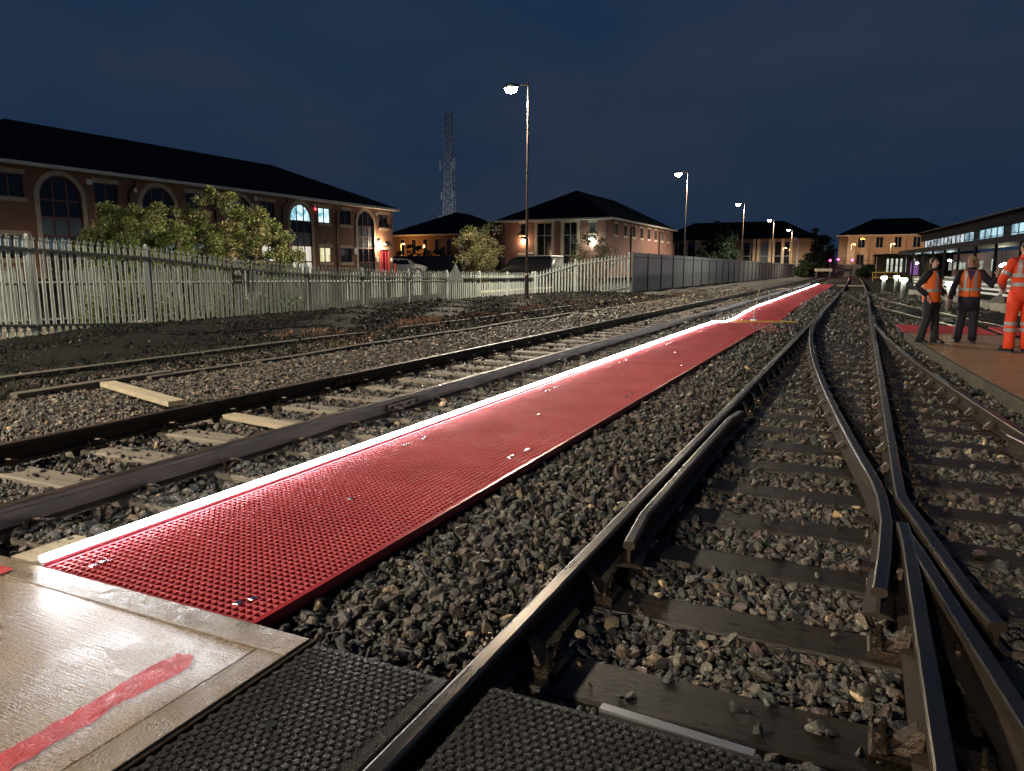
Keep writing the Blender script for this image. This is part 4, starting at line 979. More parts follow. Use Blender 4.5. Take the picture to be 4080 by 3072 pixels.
# ================================================================== buildings
def wallmap_x(c, sgn=1):   # facade facing +X at x=c : (u=y, v=z, d=depth inward)
    return lambda u, v, d: (c - sgn*d, u, v)
def wallmap_y(c):          # facade facing -Y at y=c : (u=x)
    return lambda u, v, d: (u, c + d, v)
def quadbox(mb, mp, u0, u1, v0, v1, d0, d1):
    P = [mp(u,v,d) for d in (d0,d1) for u,v in ((u0,v0),(u1,v0),(u1,v1),(u0,v1))]
    return mb.add(P, [(0,1,2,3),(7,6,5,4),(0,4,5,1),(1,5,6,2),(2,6,7,3),(3,7,4,0)])
def facade(mp, u0, u1, v0, v1, ops, parent, m, name='wall', depth=.16):
    # ops: (a,b,c,d,arch)  arch=True: half-round head between c..d
    us = sorted({u0,u1,*[o[0] for o in ops],*[o[1] for o in ops]}); vs = sorted({v0,v1,*[max(v0,o[2]) for o in ops],*[o[3] for o in ops]})
    mb = MB()
    for a, b in zip(us[:-1], us[1:]):
        for c, d in zip(vs[:-1], vs[1:]):
            mu, mv = (a+b)/2, (c+d)/2
            if any(o[0] < mu < o[1] and o[2] < mv < o[3] for o in ops): continue
            mb.add([mp(a,c,0),mp(b,c,0),mp(b,d,0),mp(a,d,0)], [(0,1,2,3)])
    for o in ops:
        a, b, c, d = o[:4]; c = max(c, v0)
        if len(o) > 4 and o[4]:
            r = (b-a)/2; cu = (a+b)/2; cv = d-r
            arc = [(cu+r*math.cos(t), cv+r*math.sin(t)) for t in np.linspace(0, math.pi, 15)]
            for sgn, seg in ((1, arc[:8]), (-1, arc[7:])):
                pts = [(b if sgn > 0 else a, d)] + (seg[::-1] if sgn > 0 else seg[::-1])
                mb.add([mp(u,v,0) for u, v in pts], [tuple(range(len(pts)))])
            ring = [(b,c)] + arc + [(a,c)]
            for (ua,va),(ub,vb) in zip(ring[:-1], ring[1:]): mb.add([mp(ua,va,0),mp(ub,vb,0),mp(ub,vb,depth),mp(ua,va,depth)], [(0,1,2,3)])
        else:
            for (ua,va),(ub,vb) in (((a,c),(b,c)),((b,c),(b,d)),((b,d),(a,d)),((a,d),(a,c))): mb.add([mp(ua,va,0),mp(ub,vb,0),mp(ub,vb,depth),mp(ua,va,depth)], [(0,1,2,3)])
    return mb.build(name, m, parent)
def window(mp, a, b, c, d, cols, rows, parent, fm, pm, fw=.06, lintel=True, sill=True, arch=False, depth=.10, tm='stone', rowv=None):
    mb = MB(); du = (b-a)/cols
    vv = rowv or [c+(d-c)*k/rows for k in range(rows+1)]
    for k in range(cols+1):
        u = a+du*k; quadbox(mb, mp, max(a,u-fw/2), min(b,u+fw/2), c, d if not arch or 0 < k < cols else d-(b-a)/2, depth-.03, depth+.03)
    for v in vv: 
        if arch and v >= d-.01: continue
        quadbox(mb, mp, a+.002, b-.002, max(c,v-fw/2), min(d,v+fw/2), depth-.026, depth+.026)
    if arch:
        r = (b-a)/2; cu = (a+b)/2; cv = d-r; A = [(cu+q*math.cos(t), cv+q*math.sin(t)) for q in (r, r-fw) for t in np.linspace(0,math.pi,15)]
        mb.add([mp(u,v,depth-.03) for u,v in A], [(k,k+1,k+16,k+15) for k in range(14)])
    w = mb.build('window', fm, parent)
    for k in range(cols):
        for j in range(len(vv)-1):
            q = MB(); ua, ub, va, vb = a+du*k+fw/2, a+du*(k+1)-fw/2, vv[j]+fw/2, vv[j+1]-fw/2
            if arch and j == len(vv)-2:
                r = (b-a)/2-.03; cu = (a+b)/2; cv = d-(b-a)/2
                us = np.linspace(ua,ub,7); tp = [(u, cv+math.sqrt(max(0,r*r-(u-cu)**2))) for u in us]
                pts = [(ua,va),(ub,va)] + [p for p in tp[::-1]]
                q.add([mp(u,v,depth+.005) for u,v in pts], [tuple(range(len(pts)))])
            else: quadbox(q, mp, ua, ub, va, vb, depth, depth+.012)
            pmm = pm(k,j) if callable(pm) else pm
            q.build('pane', pmm, w)
    if lintel:
        q = MB(); quadbox(q, mp, a-.12, b+.12, d, d+.22, -.02, .10); q.build('lintel', M[tm], w)
    if sill:
        q = MB(); quadbox(q, mp, a-.12, b+.12, c-.20, c, -.06, .10); q.build('window_sill', M[tm], w)
    return w
def hip_roof(x0, x1, y0, y1, ze, zr, parent, along='y', ov=.45, hipd=None, m='roof', gut=True):
    X0, X1, Y0, Y1 = x0-ov, x1+ov, y0-ov, y1+ov; mb = MB()
    if along == 'y':
        xc = (x0+x1)/2; hd = hipd or (x1-x0)/2; A, B = (xc, y0+hd, zr), (xc, y1-hd, zr)
        mb.add([(X0,Y0,ze),(X1,Y0,ze),(X1,Y1,ze),(X0,Y1,ze),A,B], [(0,1,4),(1,2,5,4),(2,3,5),(3,0,4,5)])
    else:
        yc = (y0+y1)/2; hd = hipd or (y1-y0)/2; A, B = (x0+hd, yc, zr), (x1-hd, yc, zr)
        mb.add([(X0,Y0,ze),(X1,Y0,ze),(X1,Y1,ze),(X0,Y1,ze),A,B], [(0,1,5,4),(1,2,5),(2,3,4,5),(3,0,4)])
    mb.add([(X0,Y0,ze-.14),(X1,Y0,ze-.14),(X1,Y1,ze-.14),(X0,Y1,ze-.14)], [(0,3,2,1)])
    r = mb.build('roof', M[m], parent)
    if gut:
        g = MB(); e = .012
        for (a,b) in (((X0-e,Y0-e),(X1+e,Y0-e)),((X1+e,Y0-e),(X1+e,Y1+e)),((X1+e,Y1+e),(X0-e,Y1+e)),((X0-e,Y1+e),(X0-e,Y0-e))):
            g.bar((a[0],a[1],ze-.075),(b[0],b[1],ze-.075),.03,.16)
        g.build('fascia', M['fascia'], r)
        s_ = MB(); 
        s_.box(X0+.02,X1-.02,Y0+.02,Y1-.02,ze-.165,ze-.145); s_.build('soffit', M['fascia'], r)
    return r
def wall_lamp(name, mp, u, v, parent, power, col, em, size=.09, light=True):
    t = MB(); quadbox(t, mp, u-size, u+size, v-size*.4, v+size*.7, -.12, -.002); w = t.build(name, M['lamp_body'], parent)
    q = MB(); quadbox(q, mp, u-size*.9, u+size*.9, v-size*1.1, v-size*.4-.002, -.14, -.01); q.build('lens', em, w)
    if light:
        p = mp(u, v-size*1.5, -.28); plight('lamp_glow', p, power, col, parent, .06)
    return w

# ---------------- left office building
A = thing('office_building', (-42,36,.9), 'long brown brick office building with arched windows on the left', 'building')
mpA = wallmap_x(-35.5)
ZG, ZE = .7, 6.12
arches = [23.85, 29.42, 35.35, 40.95, 48.38]
wins = [20.6+.85, 26.3, 31.95, 37.75, 43.45, 45.85, 50.8]
ops = []
for c in arches: ops.append((c-1.06, c+1.06, ZG, 5.86, True))
for c in wins: ops.append((c-.65, c+.65, 4.68, 5.74)); ops.append((c-.65, c+.65, 1.88 if c != 50.8 else ZG, 2.94))
facade(mpA, 19.6, 52.05, ZG, ZE, ops, A, M['brick'])
mb = MB(); mb.box(-49.5,-35.67,19.62,52.03,ZG,6.0); mb.build('core', M['brick'], A)
# end wall facing +Y and -Y are the core's; corner trim
for c in arches:
    lit = abs(c-40.95) < .1
    rows = [ZG,1.9,3.0,3.86,4.68,5.86]
    def pmf(k, j, lit=lit, c=c):
        if j == 4 and lit: return M['room_blue']
        if j <= 1 and lit: return M['room_pale']
        if j in (2,3): return M['glass_g'] if (j == 2 or c in (48.38,)) else M['glass']
        return M['glass']
    window(mpA, c-1.06, c+1.06, ZG, 5.86, 3, 5, A, M['maroon'], pmf, fw=.09, lintel=False, sill=False, arch=True, rowv=rows)
    q = MB(); r0, r1 = 1.06, 1.30; cv = 5.86-1.06
    T = np.linspace(0, math.pi, 19)
    for ta, tb in zip(T[:-1], T[1:]):
        P = [(c+r*math.cos(t), cv+r*math.sin(t)) for t in (ta,tb) for r in (r0,r1)]
        q.add([mpA(P[0][0],P[0][1],-.025),mpA(P[1][0],P[1][1],-.025),mpA(P[3][0],P[3][1],-.025),mpA(P[2][0],P[2][1],-.025)],[(0,1,2,3)])
        q.add([mpA(P[1][0],P[1][1],-.025),mpA(P[1][0],P[1][1],.01),mpA(P[3][0],P[3][1],.01),mpA(P[3][0],P[3][1],-.025)],[(0,1,2,3)])
    for sgn in (-1,1): quadbox(q, mpA, min(c+sgn*1.06,c+sgn*1.30), max(c+sgn*1.06,c+sgn*1.30), ZG, cv, -.025, .01)
    q.build('arch_surround', M['stone'], A)
for c in wins:
    up = M['room_blue'] if c == 43.45 else M['glass']
    window(mpA, c-.65, c+.65, 4.68, 5.74, 2, 1, A, M['maroon'], up, fw=.09)
    if c == 50.8:
        q = MB()
        for u in (50.15, 50.52, 51.02, 51.39): quadbox(q, mpA, u, u+.10, ZG, 2.94, .04, .12)
        quadbox(q, mpA, 50.25, 51.39, 2.84, 2.94, .045, .115)
        dr = q.build('door', M['redframe'], A)
        q = MB(); quadbox(q, mpA, 50.63, 51.01, ZG, 2.83, .09, .10); q.build('pane', M['glass'], dr)
        q = MB(); quadbox(q, mpA, 50.03, 51.57, 2.945, 3.16, -.02, .10); q.build('lintel', M['stone'], dr)
    else:
        low = M['room_warm'] if c == 43.45 else (M['room_pale'] if c == 37.75 else M['glass'])
        window(mpA, c-.65, c+.65, 1.88, 2.94, 2, 1, A, M['maroon'], low, fw=.09)
for yy in (27.5, 33.3, 39.0, 44.62):
    mb = MB(); x = -35.38
    mb.tube([(x+.28,yy+.2,6.0),(x+.28,yy+.2,5.8),(x,yy,5.45),(x,yy,ZG)], .055, 8); mb.build('downpipe', M['pipe'], A)
hip_roof(-49.4,-35.5,19.6,52.05,6.28,9.42,A,'y',hipd=6.2)
wall_lamp('wall_lamp', mpA, 50.02, 3.55, A, 130, (1.0,.74,.46), M['wall_e'], .13)
for (u, v, w, h, m_, nm) in [(25.35,5.72,.32,.24,'white','alarm_box'),(27.95,5.55,.18,.22,'white','alarm_box'),(36.7,5.85,.22,.26,'white','alarm_box'),(42.35,5.8,.16,.3,'white','alarm_box'),(49.75,5.72,.26,.16,'white','alarm_box'),(46.9,2.75,.32,.5,'white','notice_board'),(49.7,2.15,.3,.4,'sign_back','notice_board'),(51.75,2.15,.22,.3,'sign_back','notice_board'),(24.95+.35,2.6,.36,.3,'sign_back','notice_board')]:
    q = MB(); quadbox(q, mpA, u-w/2, u+w/2, v-h/2, v+h/2, -.10, -.003); q.build(nm, M[m_], A)
q = MB(); quadbox(q, mpA, 42.3, 42.42, 5.52, 5.64, -.14, -.101); q.build('alarm_light', emat('alarm_red',(1,.05,.06),2.5), A)
wall_lamp('wall_lamp', mpA, 43.6, 3.35, A, 6, (.8,1,.8), M['sign_back'], .12, light=False)
wall_lamp('wall_lamp', mpA, 50.85, 3.45, A, 6, (.8,1,.8), M['sign_back'], .12, light=False)

# ---------------- middle brick building
Bc = thing('brick_office', (-28,80,.7), 'two storey red brick office with a hipped slate roof in the middle distance', 'building')
cx0, cx1, cy0, cy1 = -33.6, -22.2, 68.6, 95.0
mpF = wallmap_y(cy0); mpS = wallmap_x(cx1)
opf = [(-31.5,-30.9,4.75,5.85),(-31.6,-30.9,1.2,2.75),(-29.6,-28.05,1.0,5.85),(-26.8,-25.4,1.0,5.85),(-24.15,-23.5,4.75,5.80)]
facade(mpF, cx0, cx1, .5, 6.05, opf, Bc, M['brick_c'])
opsd = [(70.5+3.07*k, 71.6+3.07*k, 4.7, 5.78) for k in range(8)]
facade(mpS, cy0, cy1, .5, 6.05, opsd, Bc, M['brick_c'])
mb = MB(); mb.box(cx0+.02,cx1-.17,cy0+.17,cy1-.02,.5,6.0); mb.build('core', M['brick_c'], Bc)
window(mpF,-31.5,-30.9,4.75,5.85,1,1,Bc,M['whiteframe'],M['glass']); window(mpF,-24.15,-23.5,4.75,5.80,1,1,Bc,M['whiteframe'],M['glass_g'])
window(mpF,-31.6,-30.9,1.2,2.75,1,1,Bc,M['whiteframe'],M['glass'])
for a, b in ((-29.6,-28.05),(-26.8,-25.4)):
    window(mpF,a,b,1.0,5.85,2,3,Bc,M['whiteframe'],M['glass'],fw=.07,lintel=False,sill=False,rowv=[1.0,2.7,4.65,5.85])
    q = MB(); quadbox(q,mpF,a-.28,a,.6,6.04,-.03,.02); quadbox(q,mpF,b,b+.28,.6,6.04,-.03,.02); quadbox(q,mpF,a,b,5.855,6.04,-.03,.02); q.build('stone_surround', M['stone'], Bc)
for (a,b,c,d) in opsd: window(mpS,a,b,c,d,2,1,Bc,M['whiteframe'],M['glass'])
for xx in (-33.2, -22.35):
    mb = MB(); mb.tube([(xx,cy0-.35,5.95),(xx,cy0-.08,5.6),(xx,cy0-.08,.6)], .06, 8); mb.build('downpipe', M['pipe'], Bc)
for yy in (76.0, 87.9):
    mb = MB(); mb.tube([(cx1+.35,yy+.4,5.95),(cx1+.08,yy,5.5),(cx1+.08,yy,.6)], .07, 8); mb.build('downpipe', M['pipe'], Bc)
hip_roof(cx0,cx1,cy0,cy1,6.22,9.55,Bc,'y',hipd=6.5)
wall_lamp('wall_lamp', mpF, -31.05, 4.3, Bc, 45, (1.0,.72,.44), M['wall_e'], .16)
wall_lamp('flood_lamp', mpF, -23.85, 4.32, Bc, 60, (.78,1.0,.86), M['cool_e'], .24)
for xx in (-30.4,-30.1):
    q = MB(); q.tube([(xx,cy0-.002,2.95),(xx,cy0-.12,2.95)],.12,12); q.build('wall_vent', M['white'], Bc)
mb = MB(); mb.box(-36.8,-33.8,69.6,80,.5,5.2); an = mb.build('annex_wall', M['brick_c'], Bc)
hip_roof(-36.8,-33.8,69.6,80,5.4,6.4,Bc,'y',hipd=1.5)

# ---------------- dark low building with an orange lit edge
Bd = thing('low_dark_building', (-50,88,.7), 'dark low building with a pointed roof and an orange lit left side', 'building')
mb = MB(); mb.box(-57.5,-44.5,83,101,.5,5.6); mb.build('wall', M['buff_d'], Bd)
mpB = wallmap_y(83.0)
for k in range(7):
    a = -57.2+k*1.75
    window(mpB, a, a+.75, 1.0, 5.2, 1, 2, Bd, M['buff'], M['glass'], fw=.1, lintel=False, sill=False, depth=-.02)
hip_roof(-57.5,-44.5,83,101,5.75,9.0,Bd,'y',hipd=7)
def post_lamp(x, y, z0, H, power, col, em, label, name='street_lamp', group='distant street lamps', sz=.14, arm=.5):
    t = thing(name, (x,y,z0), label, 'street lamp', group)
    mb = MB(); mb.tube([(x,y,z0-.1),(x,y,z0+H*.6),(x,y,z0+H),(x+arm*.5,y-.1,z0+H+.12),(x+arm,y-.2,z0+H+.1)],[.07,.06,.05,.035,.03],8); mb.build('pole', M['galv'], t)
    mb = MB(); mb.loft([(x+arm,y-.2,z0+H-.08,sz*.7,sz*.5),(x+arm,y-.2,z0+H+.02,sz,sz*.7)],10); mb.build('lens', em, t)
    mb = MB(); mb.loft([(x+arm,y-.2,z0+H+.022,sz*1.1,sz*.8),(x+arm,y-.2,z0+H+.14,sz*.6,sz*.5)],10); mb.build('hood', M['lamp_body'], t)
    plight('lamp_glow', (x+arm,y-.2,z0+H-.22), power, col, t, .1); return t
SOD = (1.0,.45,.12)
X, Y, Z = at_depth(1578, 945, 115); post_lamp(X, Y, .8, Z-.8, 60, SOD, M['sodium_e'], 'orange street lamp just right of the left building')
X, Y, Z = at_depth(1598, 972, 96); post_lamp(X, Y, .8, Z-.8, 90, SOD, M['sodium_e'], 'low orange street lamp left of the dark low building')
# ---------------- hoarding, notices, car, van
mb = MB(); 
hd = thing('dark_hoarding', (-40,66.5,.8), 'long dark timber hoarding beyond the car park', 'fence')
k = 0; xx = -48.0
while xx < -34.2:
    mb = MB(); mb.bev(xx, xx+1.17, 66.45, 66.52+.01*(k % 2), .6, 2.72, .01); mb.build('board', M['fence_dark'], hd); xx += 1.2; k += 1
for px, py_, lb, h_ in ((1782,1035,'small white notice on the dark hoarding, left of the larger one',.32),(1820,1043,'larger pale notice board on the dark hoarding',.62)):
    X, Y, Z = at_depth(px, py_, 73.3); mb = MB(); mb.bev(X-h_*.32, X+h_*.32, 66.36, 66.42, Z-h_/2, Z+h_/2, .01)
    tag(mb.build('notice', M['sign_back'], loc=(X,66.4,Z)), lb, 'notice')
def car(loc, rz, label, paint, name='parked_car', van=False):
    t = thing(name, loc, label, 'van' if van else 'car', rz=rz); WL[t.name] = (0,0,0)
    Wd, Ln = (.98, 2.6) if van else (.86, 2.0)
    if van: sec = [(-2.55,.45,.9,1.0),(-2.5,.42,1.75,1.0),(-2.3,.40,1.92,1.0),(.9,.4,1.92,1.0),(1.5,.4,1.75,.98),(2.0,.42,1.15,.96),(2.5,.45,1.0,.9),(2.58,.5,.8,.86)]
    else: sec = [(-1.98,.5,.85,.86),(-1.93,.35,.98,.95),(-1.75,.3,1.3,.96),(-1.2,.28,1.44,.97),(-.2,.28,1.46,.98),(.35,.28,1.38,.98),(.95,.28,1.0,.98),(1.6,.3,.88,.95),(1.93,.36,.75,.88),(1.99,.5,.62,.8)]
    mb = MB(); n = 12
    for (yy, zl, zh, wf) in sec:
        w = Wd*wf; belt = min(zh, .92 if not van else 1.25)
        ring = [(-w*.9,zl),(-w,zl+.12),(-w,belt*.7+zl*.3),(-w*.97,belt),(-w*(.97-.16*(zh-belt)/.55),belt+(zh-belt)*.6),(-w*(.86-.14*(zh-belt)/.55),zh)]
        ring = ring + [(-a,b) for a,b in ring[::-1]]
        for a, b in ring: mb.v.append((a, yy, b))
    for i in range(len(sec)-1):
        for k in range(n): a0=i*n+k; a1=i*n+(k+1)%n; mb.f.append((a0,a1,a1+n,a0+n))
    mb.f.append(tuple(range(n))[::-1]); e=(len(sec)-1)*n; mb.f.append(tuple(e+k for k in range(n)))
    mb.build('body', paint, t, local=True, smooth=True)
    if not van:
        g = MB(); g.add([(-.70,-1.86,1.02),(.70,-1.86,1.02),(.62,-1.70,1.36),(-.62,-1.70,1.36)],[(0,1,2,3)]); g.build('rear_window', M['glass'], t, local=True)
        g = MB(); g.add([(-.72,.98,1.02),(.72,.98,1.02),(.62,.42,1.38),(-.62,.42,1.38)],[(3,2,1,0)]); g.build('windscreen', M['glass'], t, local=True)
        for sx_ in (-1,1):
            for (y0,y1) in ((-1.35,-.45),(-.4,.45)):
                g = MB(); q = [(sx_*.865,y0-.1,.96),(sx_*.865,y1+.1,.96),(sx_*.80,y1-.12,1.33),(sx_*.80,y0+.05,1.33)]
                g.add(q+[(x_*.96,y_,z_) for x_,y_,z_ in q],[(0,1,2,3),(7,6,5,4)]); g.build('side_window', M['glass'], t, local=True)
            g = MB(); g.bev(sx_*.72-.1,sx_*.72+.1,-1.99,-1.88,.78,.98,.02); g.build('tail_light', M['redframe'], t, local=True)
            g = MB(); g.bev(sx_*.68-.13,sx_*.68+.13,1.86,1.965,.6,.72,.02); g.build('headlight', M['white'], t, local=True)
    else:
        g = MB(); g.bev(-.93,.93,-2.4,.95,1.925,1.99,.03); g.build('roof_panel', M['white'], t, local=True)
        g = MB(); g.add([(-.8,1.98,1.2),(.8,1.98,1.2),(.74,1.55,1.72),(-.74,1.55,1.72)],[(3,2,1,0)]); g.build('windscreen', M['glass'], t, local=True)
    for sx_ in (-1,1):
        for wy in (-1.3,1.28):
            g = MB(); g.tube([(sx_*(Wd-.20),wy,.31),(sx_*(Wd+.005),wy,.31)],.31,18); w = g.build('wheel', M['tyre'], t, local=True)
            g = MB(); g.tube([(sx_*(Wd-.0),wy,.31),(sx_*(Wd+.012),wy,.31)],.19,14); g.build('rim', M['alu'], w, local=True)
    return t
car((-37.3,56.4,.85), R(-62), 'white hatchback car parked beyond the end of the left building', M['carpaint'])
car((-24.3,55.2,.45), R(80), 'dark parked van with a pale roof in front of the brick office', M['vanpaint'], 'parked_van', van=True)
mb = MB(); mb.tube([(-34.6,51.0,.7),(-34.6,51.0,1.75)],.06,10); mb.loft([(-34.6,51,1.75,.06,.06),(-34.6,51,1.82,.03,.03)],10)
tag(mb.build('red_bollard', M['redframe'], loc=(-34.6,51,.7)), 'red bollard beside the lit red door', 'bollard')

# ---------------- far buildings
Dn = thing('far_brown_building', (-23,166,.3), 'far brown building with vertical window bays behind the dark tree', 'building')
mb = MB(); mb.box(-41,-8.6,160,172,.0,7.4); mb.build('wall', M['buff_d'], Dn)
mpD = wallmap_y(160.0)
for k, (px, w, m_) in enumerate([(2690,1.0,'glass'),(2718,1.6,'glass'),(2755,1.7,'glass'),(2975,1.4,'glass'),(3045,1.5,'glass_g'),(3095,2.0,'glass'),(3140,1.6,'glass')]):
    X = at_depth(px, 1000, 138)[0]; Y = 160.0; f_ = Y/at_depth(px,1000,138)[1]; X *= f_
    window(mpD, X-w/2, X+w/2, 1.0, 6.8, 1, 2, Dn, M['whiteframe'], M[m_], fw=.12, lintel=False, sill=False, depth=-.03, rowv=[1.0,3.9,6.8])
for px in (3005,3022,3068,3082,3118,3152,2735,2775,2785):
    X, Y, Z = at_depth(px, 1000, 138); X *= 160.0/Y
    q = MB(); quadbox(q, mpD, X-.25, X+.25, .2, 7.35, -.45, -.004); q.build('brick_pier', M['buff'], Dn)
hip_roof(-41,-8.6,160,172,7.5,11.2,Dn,'x',hipd=7,gut=False)
mb = MB(); mb.box(-33.2,-28.6,112,124,.2,5.6); 
Dl = thing('side_block', (-31,118,.3), 'plain side block with a lit wall lamp beyond the brick office', 'building')
mb.build('wall', M['brick_c'], Dl); hip_roof(-33.2,-28.6,112,124,5.8,8.4,Dl,'y',hipd=2.2,gut=False)
wall_lamp('wall_lamp', wallmap_y(112.0), -28.95, 5.2, Dl, 60, (.8,.95,1.0), M['cool_e'], .26)
En = thing('end_building', (3,156,.0), 'orange lit two storey buff brick building closing the view beyond the buffer stops', 'building')
ex0, ex1, ey = -4.3, 14.0, 150.0
mpE = wallmap_y(ey)
wl = [-1.2+2.95*k for k in range(5)]
ope = [(w, w+1.15, 5.1, 7.0) for w in wl] + [(w-.1, w+1.15, 1.9, 3.9) for w in wl]
facade(mpE, -2.9, ex1, 0, 7.25, ope, En, M['buff'])
mb = MB(); mb.box(-4.4,-2.92,ey+.6,164,0,7.2); mb.build('side_wall', M['buff_d'], En)
mb = MB(); mb.box(-2.88,ex1,ey+.2,164,0,7.2); mb.build('core', M['buff_d'], En)
for i, (a,b,c,d) in enumerate(ope): window(mpE,a,b,c,d,2,1,En,M['whiteframe'],M['glass'],fw=.08,lintel=False,sill=False)
for w in wl:
    for dx in (-.55,1.6):
        q = MB(); quadbox(q, mpE, w+dx-.13, w+dx+.13, 0, 7.24, -.30, -.004); q.build('brick_pier', M['buff'], En)
hip_roof(-4.4,ex1,ey,164,7.4,10.6,En,'x',hipd=5.5)
q = MB()
for k in range(3): q.loft([(-.72+.26*k,ey+.06,6.55+.12*(k%2),.05,.03),(-.72+.26*k,ey+.06,6.75+.12*(k%2),.10,.03)],8)
q.build('room_lamp', M['amber'], En)
PEACH = (1.0,.62,.34)
for (x, y, z0, H, p, lb) in [(-2.2,145.2,0,5.6,110,'orange street lamp left in front of the end building'),(4.0,145.2,0,5.6,110,'orange street lamp before the middle of the end building'),(10.4,145.4,0,5.6,110,'orange street lamp right in front of the end building'),(-14.5,155.5,.2,5.2,70,'orange street lamp in front of the far brown building')]:
    post_lamp(x, y, z0, H, p, PEACH, M['sodium_e'], lb)
X, Y, Z = at_depth(1775, 1000, 185); post_lamp(X, Y, .5, 9.0, 1300, (.9,.95,1.0), M['cool_e'], 'added unseen lamp that brightens the tower from behind the low building')  # extra lamp out of sight, put in only to light up the lattice tower
X, Y, Z = at_depth(3181, 948, 125)
sw = thing('swan_neck_post', (X,Y,.0), 'pale swan neck lamp post at the end of the mesh fence', 'lamp post')
mb = MB(); mb.tube([(X,Y,0),(X,Y,5.6),(X-.05,Y,6.2),(X-.35,Y,6.5),(X-.7,Y,6.35),(X-.8,Y,6.0)],[.16,.13,.11,.1,.09,.08],10); mb.build('pole', M['white'], sw)
mb = MB(); mb.loft([(X-.8,Y,5.7,.22,.22),(X-.8,Y,5.95,.16,.16),(X-.8,Y,6.05,.08,.08)],12); mb.build('shade', M['white'], sw)

# ---------------- telecom tower
tX, tY, _ = at_depth(1786, 452, 207)
tw = thing('telecom_tower', (tX,tY,0), 'tall grey lattice telecom tower behind the roofs', 'tower')
def tw_w(z): return 3.9 - 2.1*min(1, z/30)
leg = MB(); 
cs = [(-1,-1),(1,-1),(1,1),(-1,1)]
rt = Matrix.Rotation(R(12),3,'Z')
def tp(c, z): w = tw_w(z)/2; v = rt @ Vector((c[0]*w, c[1]*w, z)); return (tX+v.x, tY+v.y, z)
lv = [0]
while lv[-1] < 42.5: lv.append(lv[-1] + max(1.5, tw_w(lv[-1])*.8))
for c in cs: leg = MB(); leg.tube([tp(c,z) for z in (0,10,20,30,42.8)], .13, 6); leg.build('leg', M['lattice'], tw)
br = MB()
for a, b in zip(lv[:-1], lv[1:]):
    for k in range(4):
        c0, c1 = cs[k], cs[(k+1)%4]
        br.bar(tp(c0,a), tp(c1,b), .13); br.bar(tp(c1,a), tp(c0,b), .13); br.bar(tp(c0,b), tp(c1,b), .12)
    m0 = tp((-1,-1),b); m1 = tp((1,1),b); br.bar(m0, m1, .06)
br.build('bracing', M['lattice'], tw)
ld = MB(); ld.bar((tX,tY,0),(tX,tY,42),.35,.12); ld.build('ladder_and_cables', M['lattice'], tw)
for (z, h, pos) in [(29,2.6,(-2.1,2.2,1.5)),(29,2.6,(2.4,2.6,1.7)),(28.5,3.0,(1.5,-1.8,.8)),(14.5,2.7,(-2.2,2.0,2.4)),(21,2.0,(-1.7,1.9,0))]:
    for k, dx in enumerate(pos[:2]):
        mb = MB(); mb.bev(tX+dx-.22, tX+dx+.22, tY-1.4-.2*k, tY-1.2-.2*k, z-h/2+k*.4, z+h/2+k*.4, .05); an = mb.build('antenna_panel', M['antenna'], tw)
        mb = MB(); mb.bar((tX+dx*.35,tY-.6,z),(tX+dx,tY-1.25,z),.08); mb.build('mount', M['lattice'], an)
mb = MB(); mb.tube([(tX-.6,tY,42.5),(tX-.6,tY,44.6)],.05,6); mb.build('lightning_rod', M['lattice'], tw)
mb = MB(); mb.box(tX+.1,tX+1.2,tY-.9,tY-.4,42.2,42.9); mb.build('antenna_panel', M['antenna'], tw)

# ---------------- buffer stops, boundary wall, red lamps
for i, (x, y, lb) in enumerate([(-5.8,129.5,'left buffer stop with a red lamp at the end of the tracks'),(-2.9,131.0,'right buffer stop with two red lamps at the end of the tracks')]):
    t = thing('buffer_stop', (x,y,0), lb, 'buffer stop')
    for dx in (-1.0,1.0):
        mb = MB(); mb.bar((x+dx,y,0),(x+dx,y,1.35),.22); mb.bar((x+dx,y+1.6,0),(x+dx,y+.1,1.2),.16); mb.build('frame', M['steel_dark'], t)
    mb = MB(); mb.bev(x-1.35,x+1.35,y-.22,y-.112,.95,1.4,.02); mb.build('beam', M['plank'] if i == 0 else M['timber'], t)
    for (px, py_) in ([(3308,1041)] if i == 0 else [(3339,1037),(3396,1040)]):
        X, Y, Z = at_depth(px, py_, 119.5); 
        mb = MB(); mb.tube([(X,y+.2,0),(X,y+.2,Z)],.05,6); lm = mb.build('lamp_mast', M['steel_dark'], t)
        mb = MB(); mb.loft([(X,y+.2,Z,.10,.10),(X,y+.2,Z+.12,.16,.16),(X,y+.2,Z+.28,.12,.12)],10); mb.build('red_lamp', M['redlens'], lm)
        plight('lamp_glow', (X,y-.2,Z+.1), 6, (1,.02,.10), t, .08)
bw = thing('boundary_wall', (-3,141,0), 'grey boundary wall with a railing behind the buffer stops', 'wall')
mb = MB(); mb.bev(-12,12,141,141.3,-.1,2.1,.03); mb.build('wall', M['concrete'], bw)
mb = MB(); mb.bar((-12,140.9,2.75),(12,140.9,2.75),.06); mb.build('handrail', M['fence_dark'], bw)
for k in range(25):
    mb = MB(); mb.bar((-12+k,140.9,2.1),(-12+k,140.9,2.75),.05); mb.build('baluster', M['fence_dark'], bw)
gt = thing('grey_gate', (-1.6,140.4,0), 'light grey double gate between the buffer stops', 'gate')
for dx in (-1.2,1.25):
    mb = MB(); mb.bar((-1.6+dx,140.4,0),(-1.6+dx,140.4,2.2),.12); mb.build('post', M['sign_back'], gt)
for k in range(14):
    mb = MB(); mb.bar((-2.72+k*.18,140.4,.1),(-2.72+k*.18,140.4,2.0),.05); mb.build('bar', M['sign_back'], gt)
for z in (.25,1.9):
    mb = MB(); mb.bar((-2.8,140.36,z),(-.35,140.36,z),.06); mb.build('crossbar', M['sign_back'], gt)
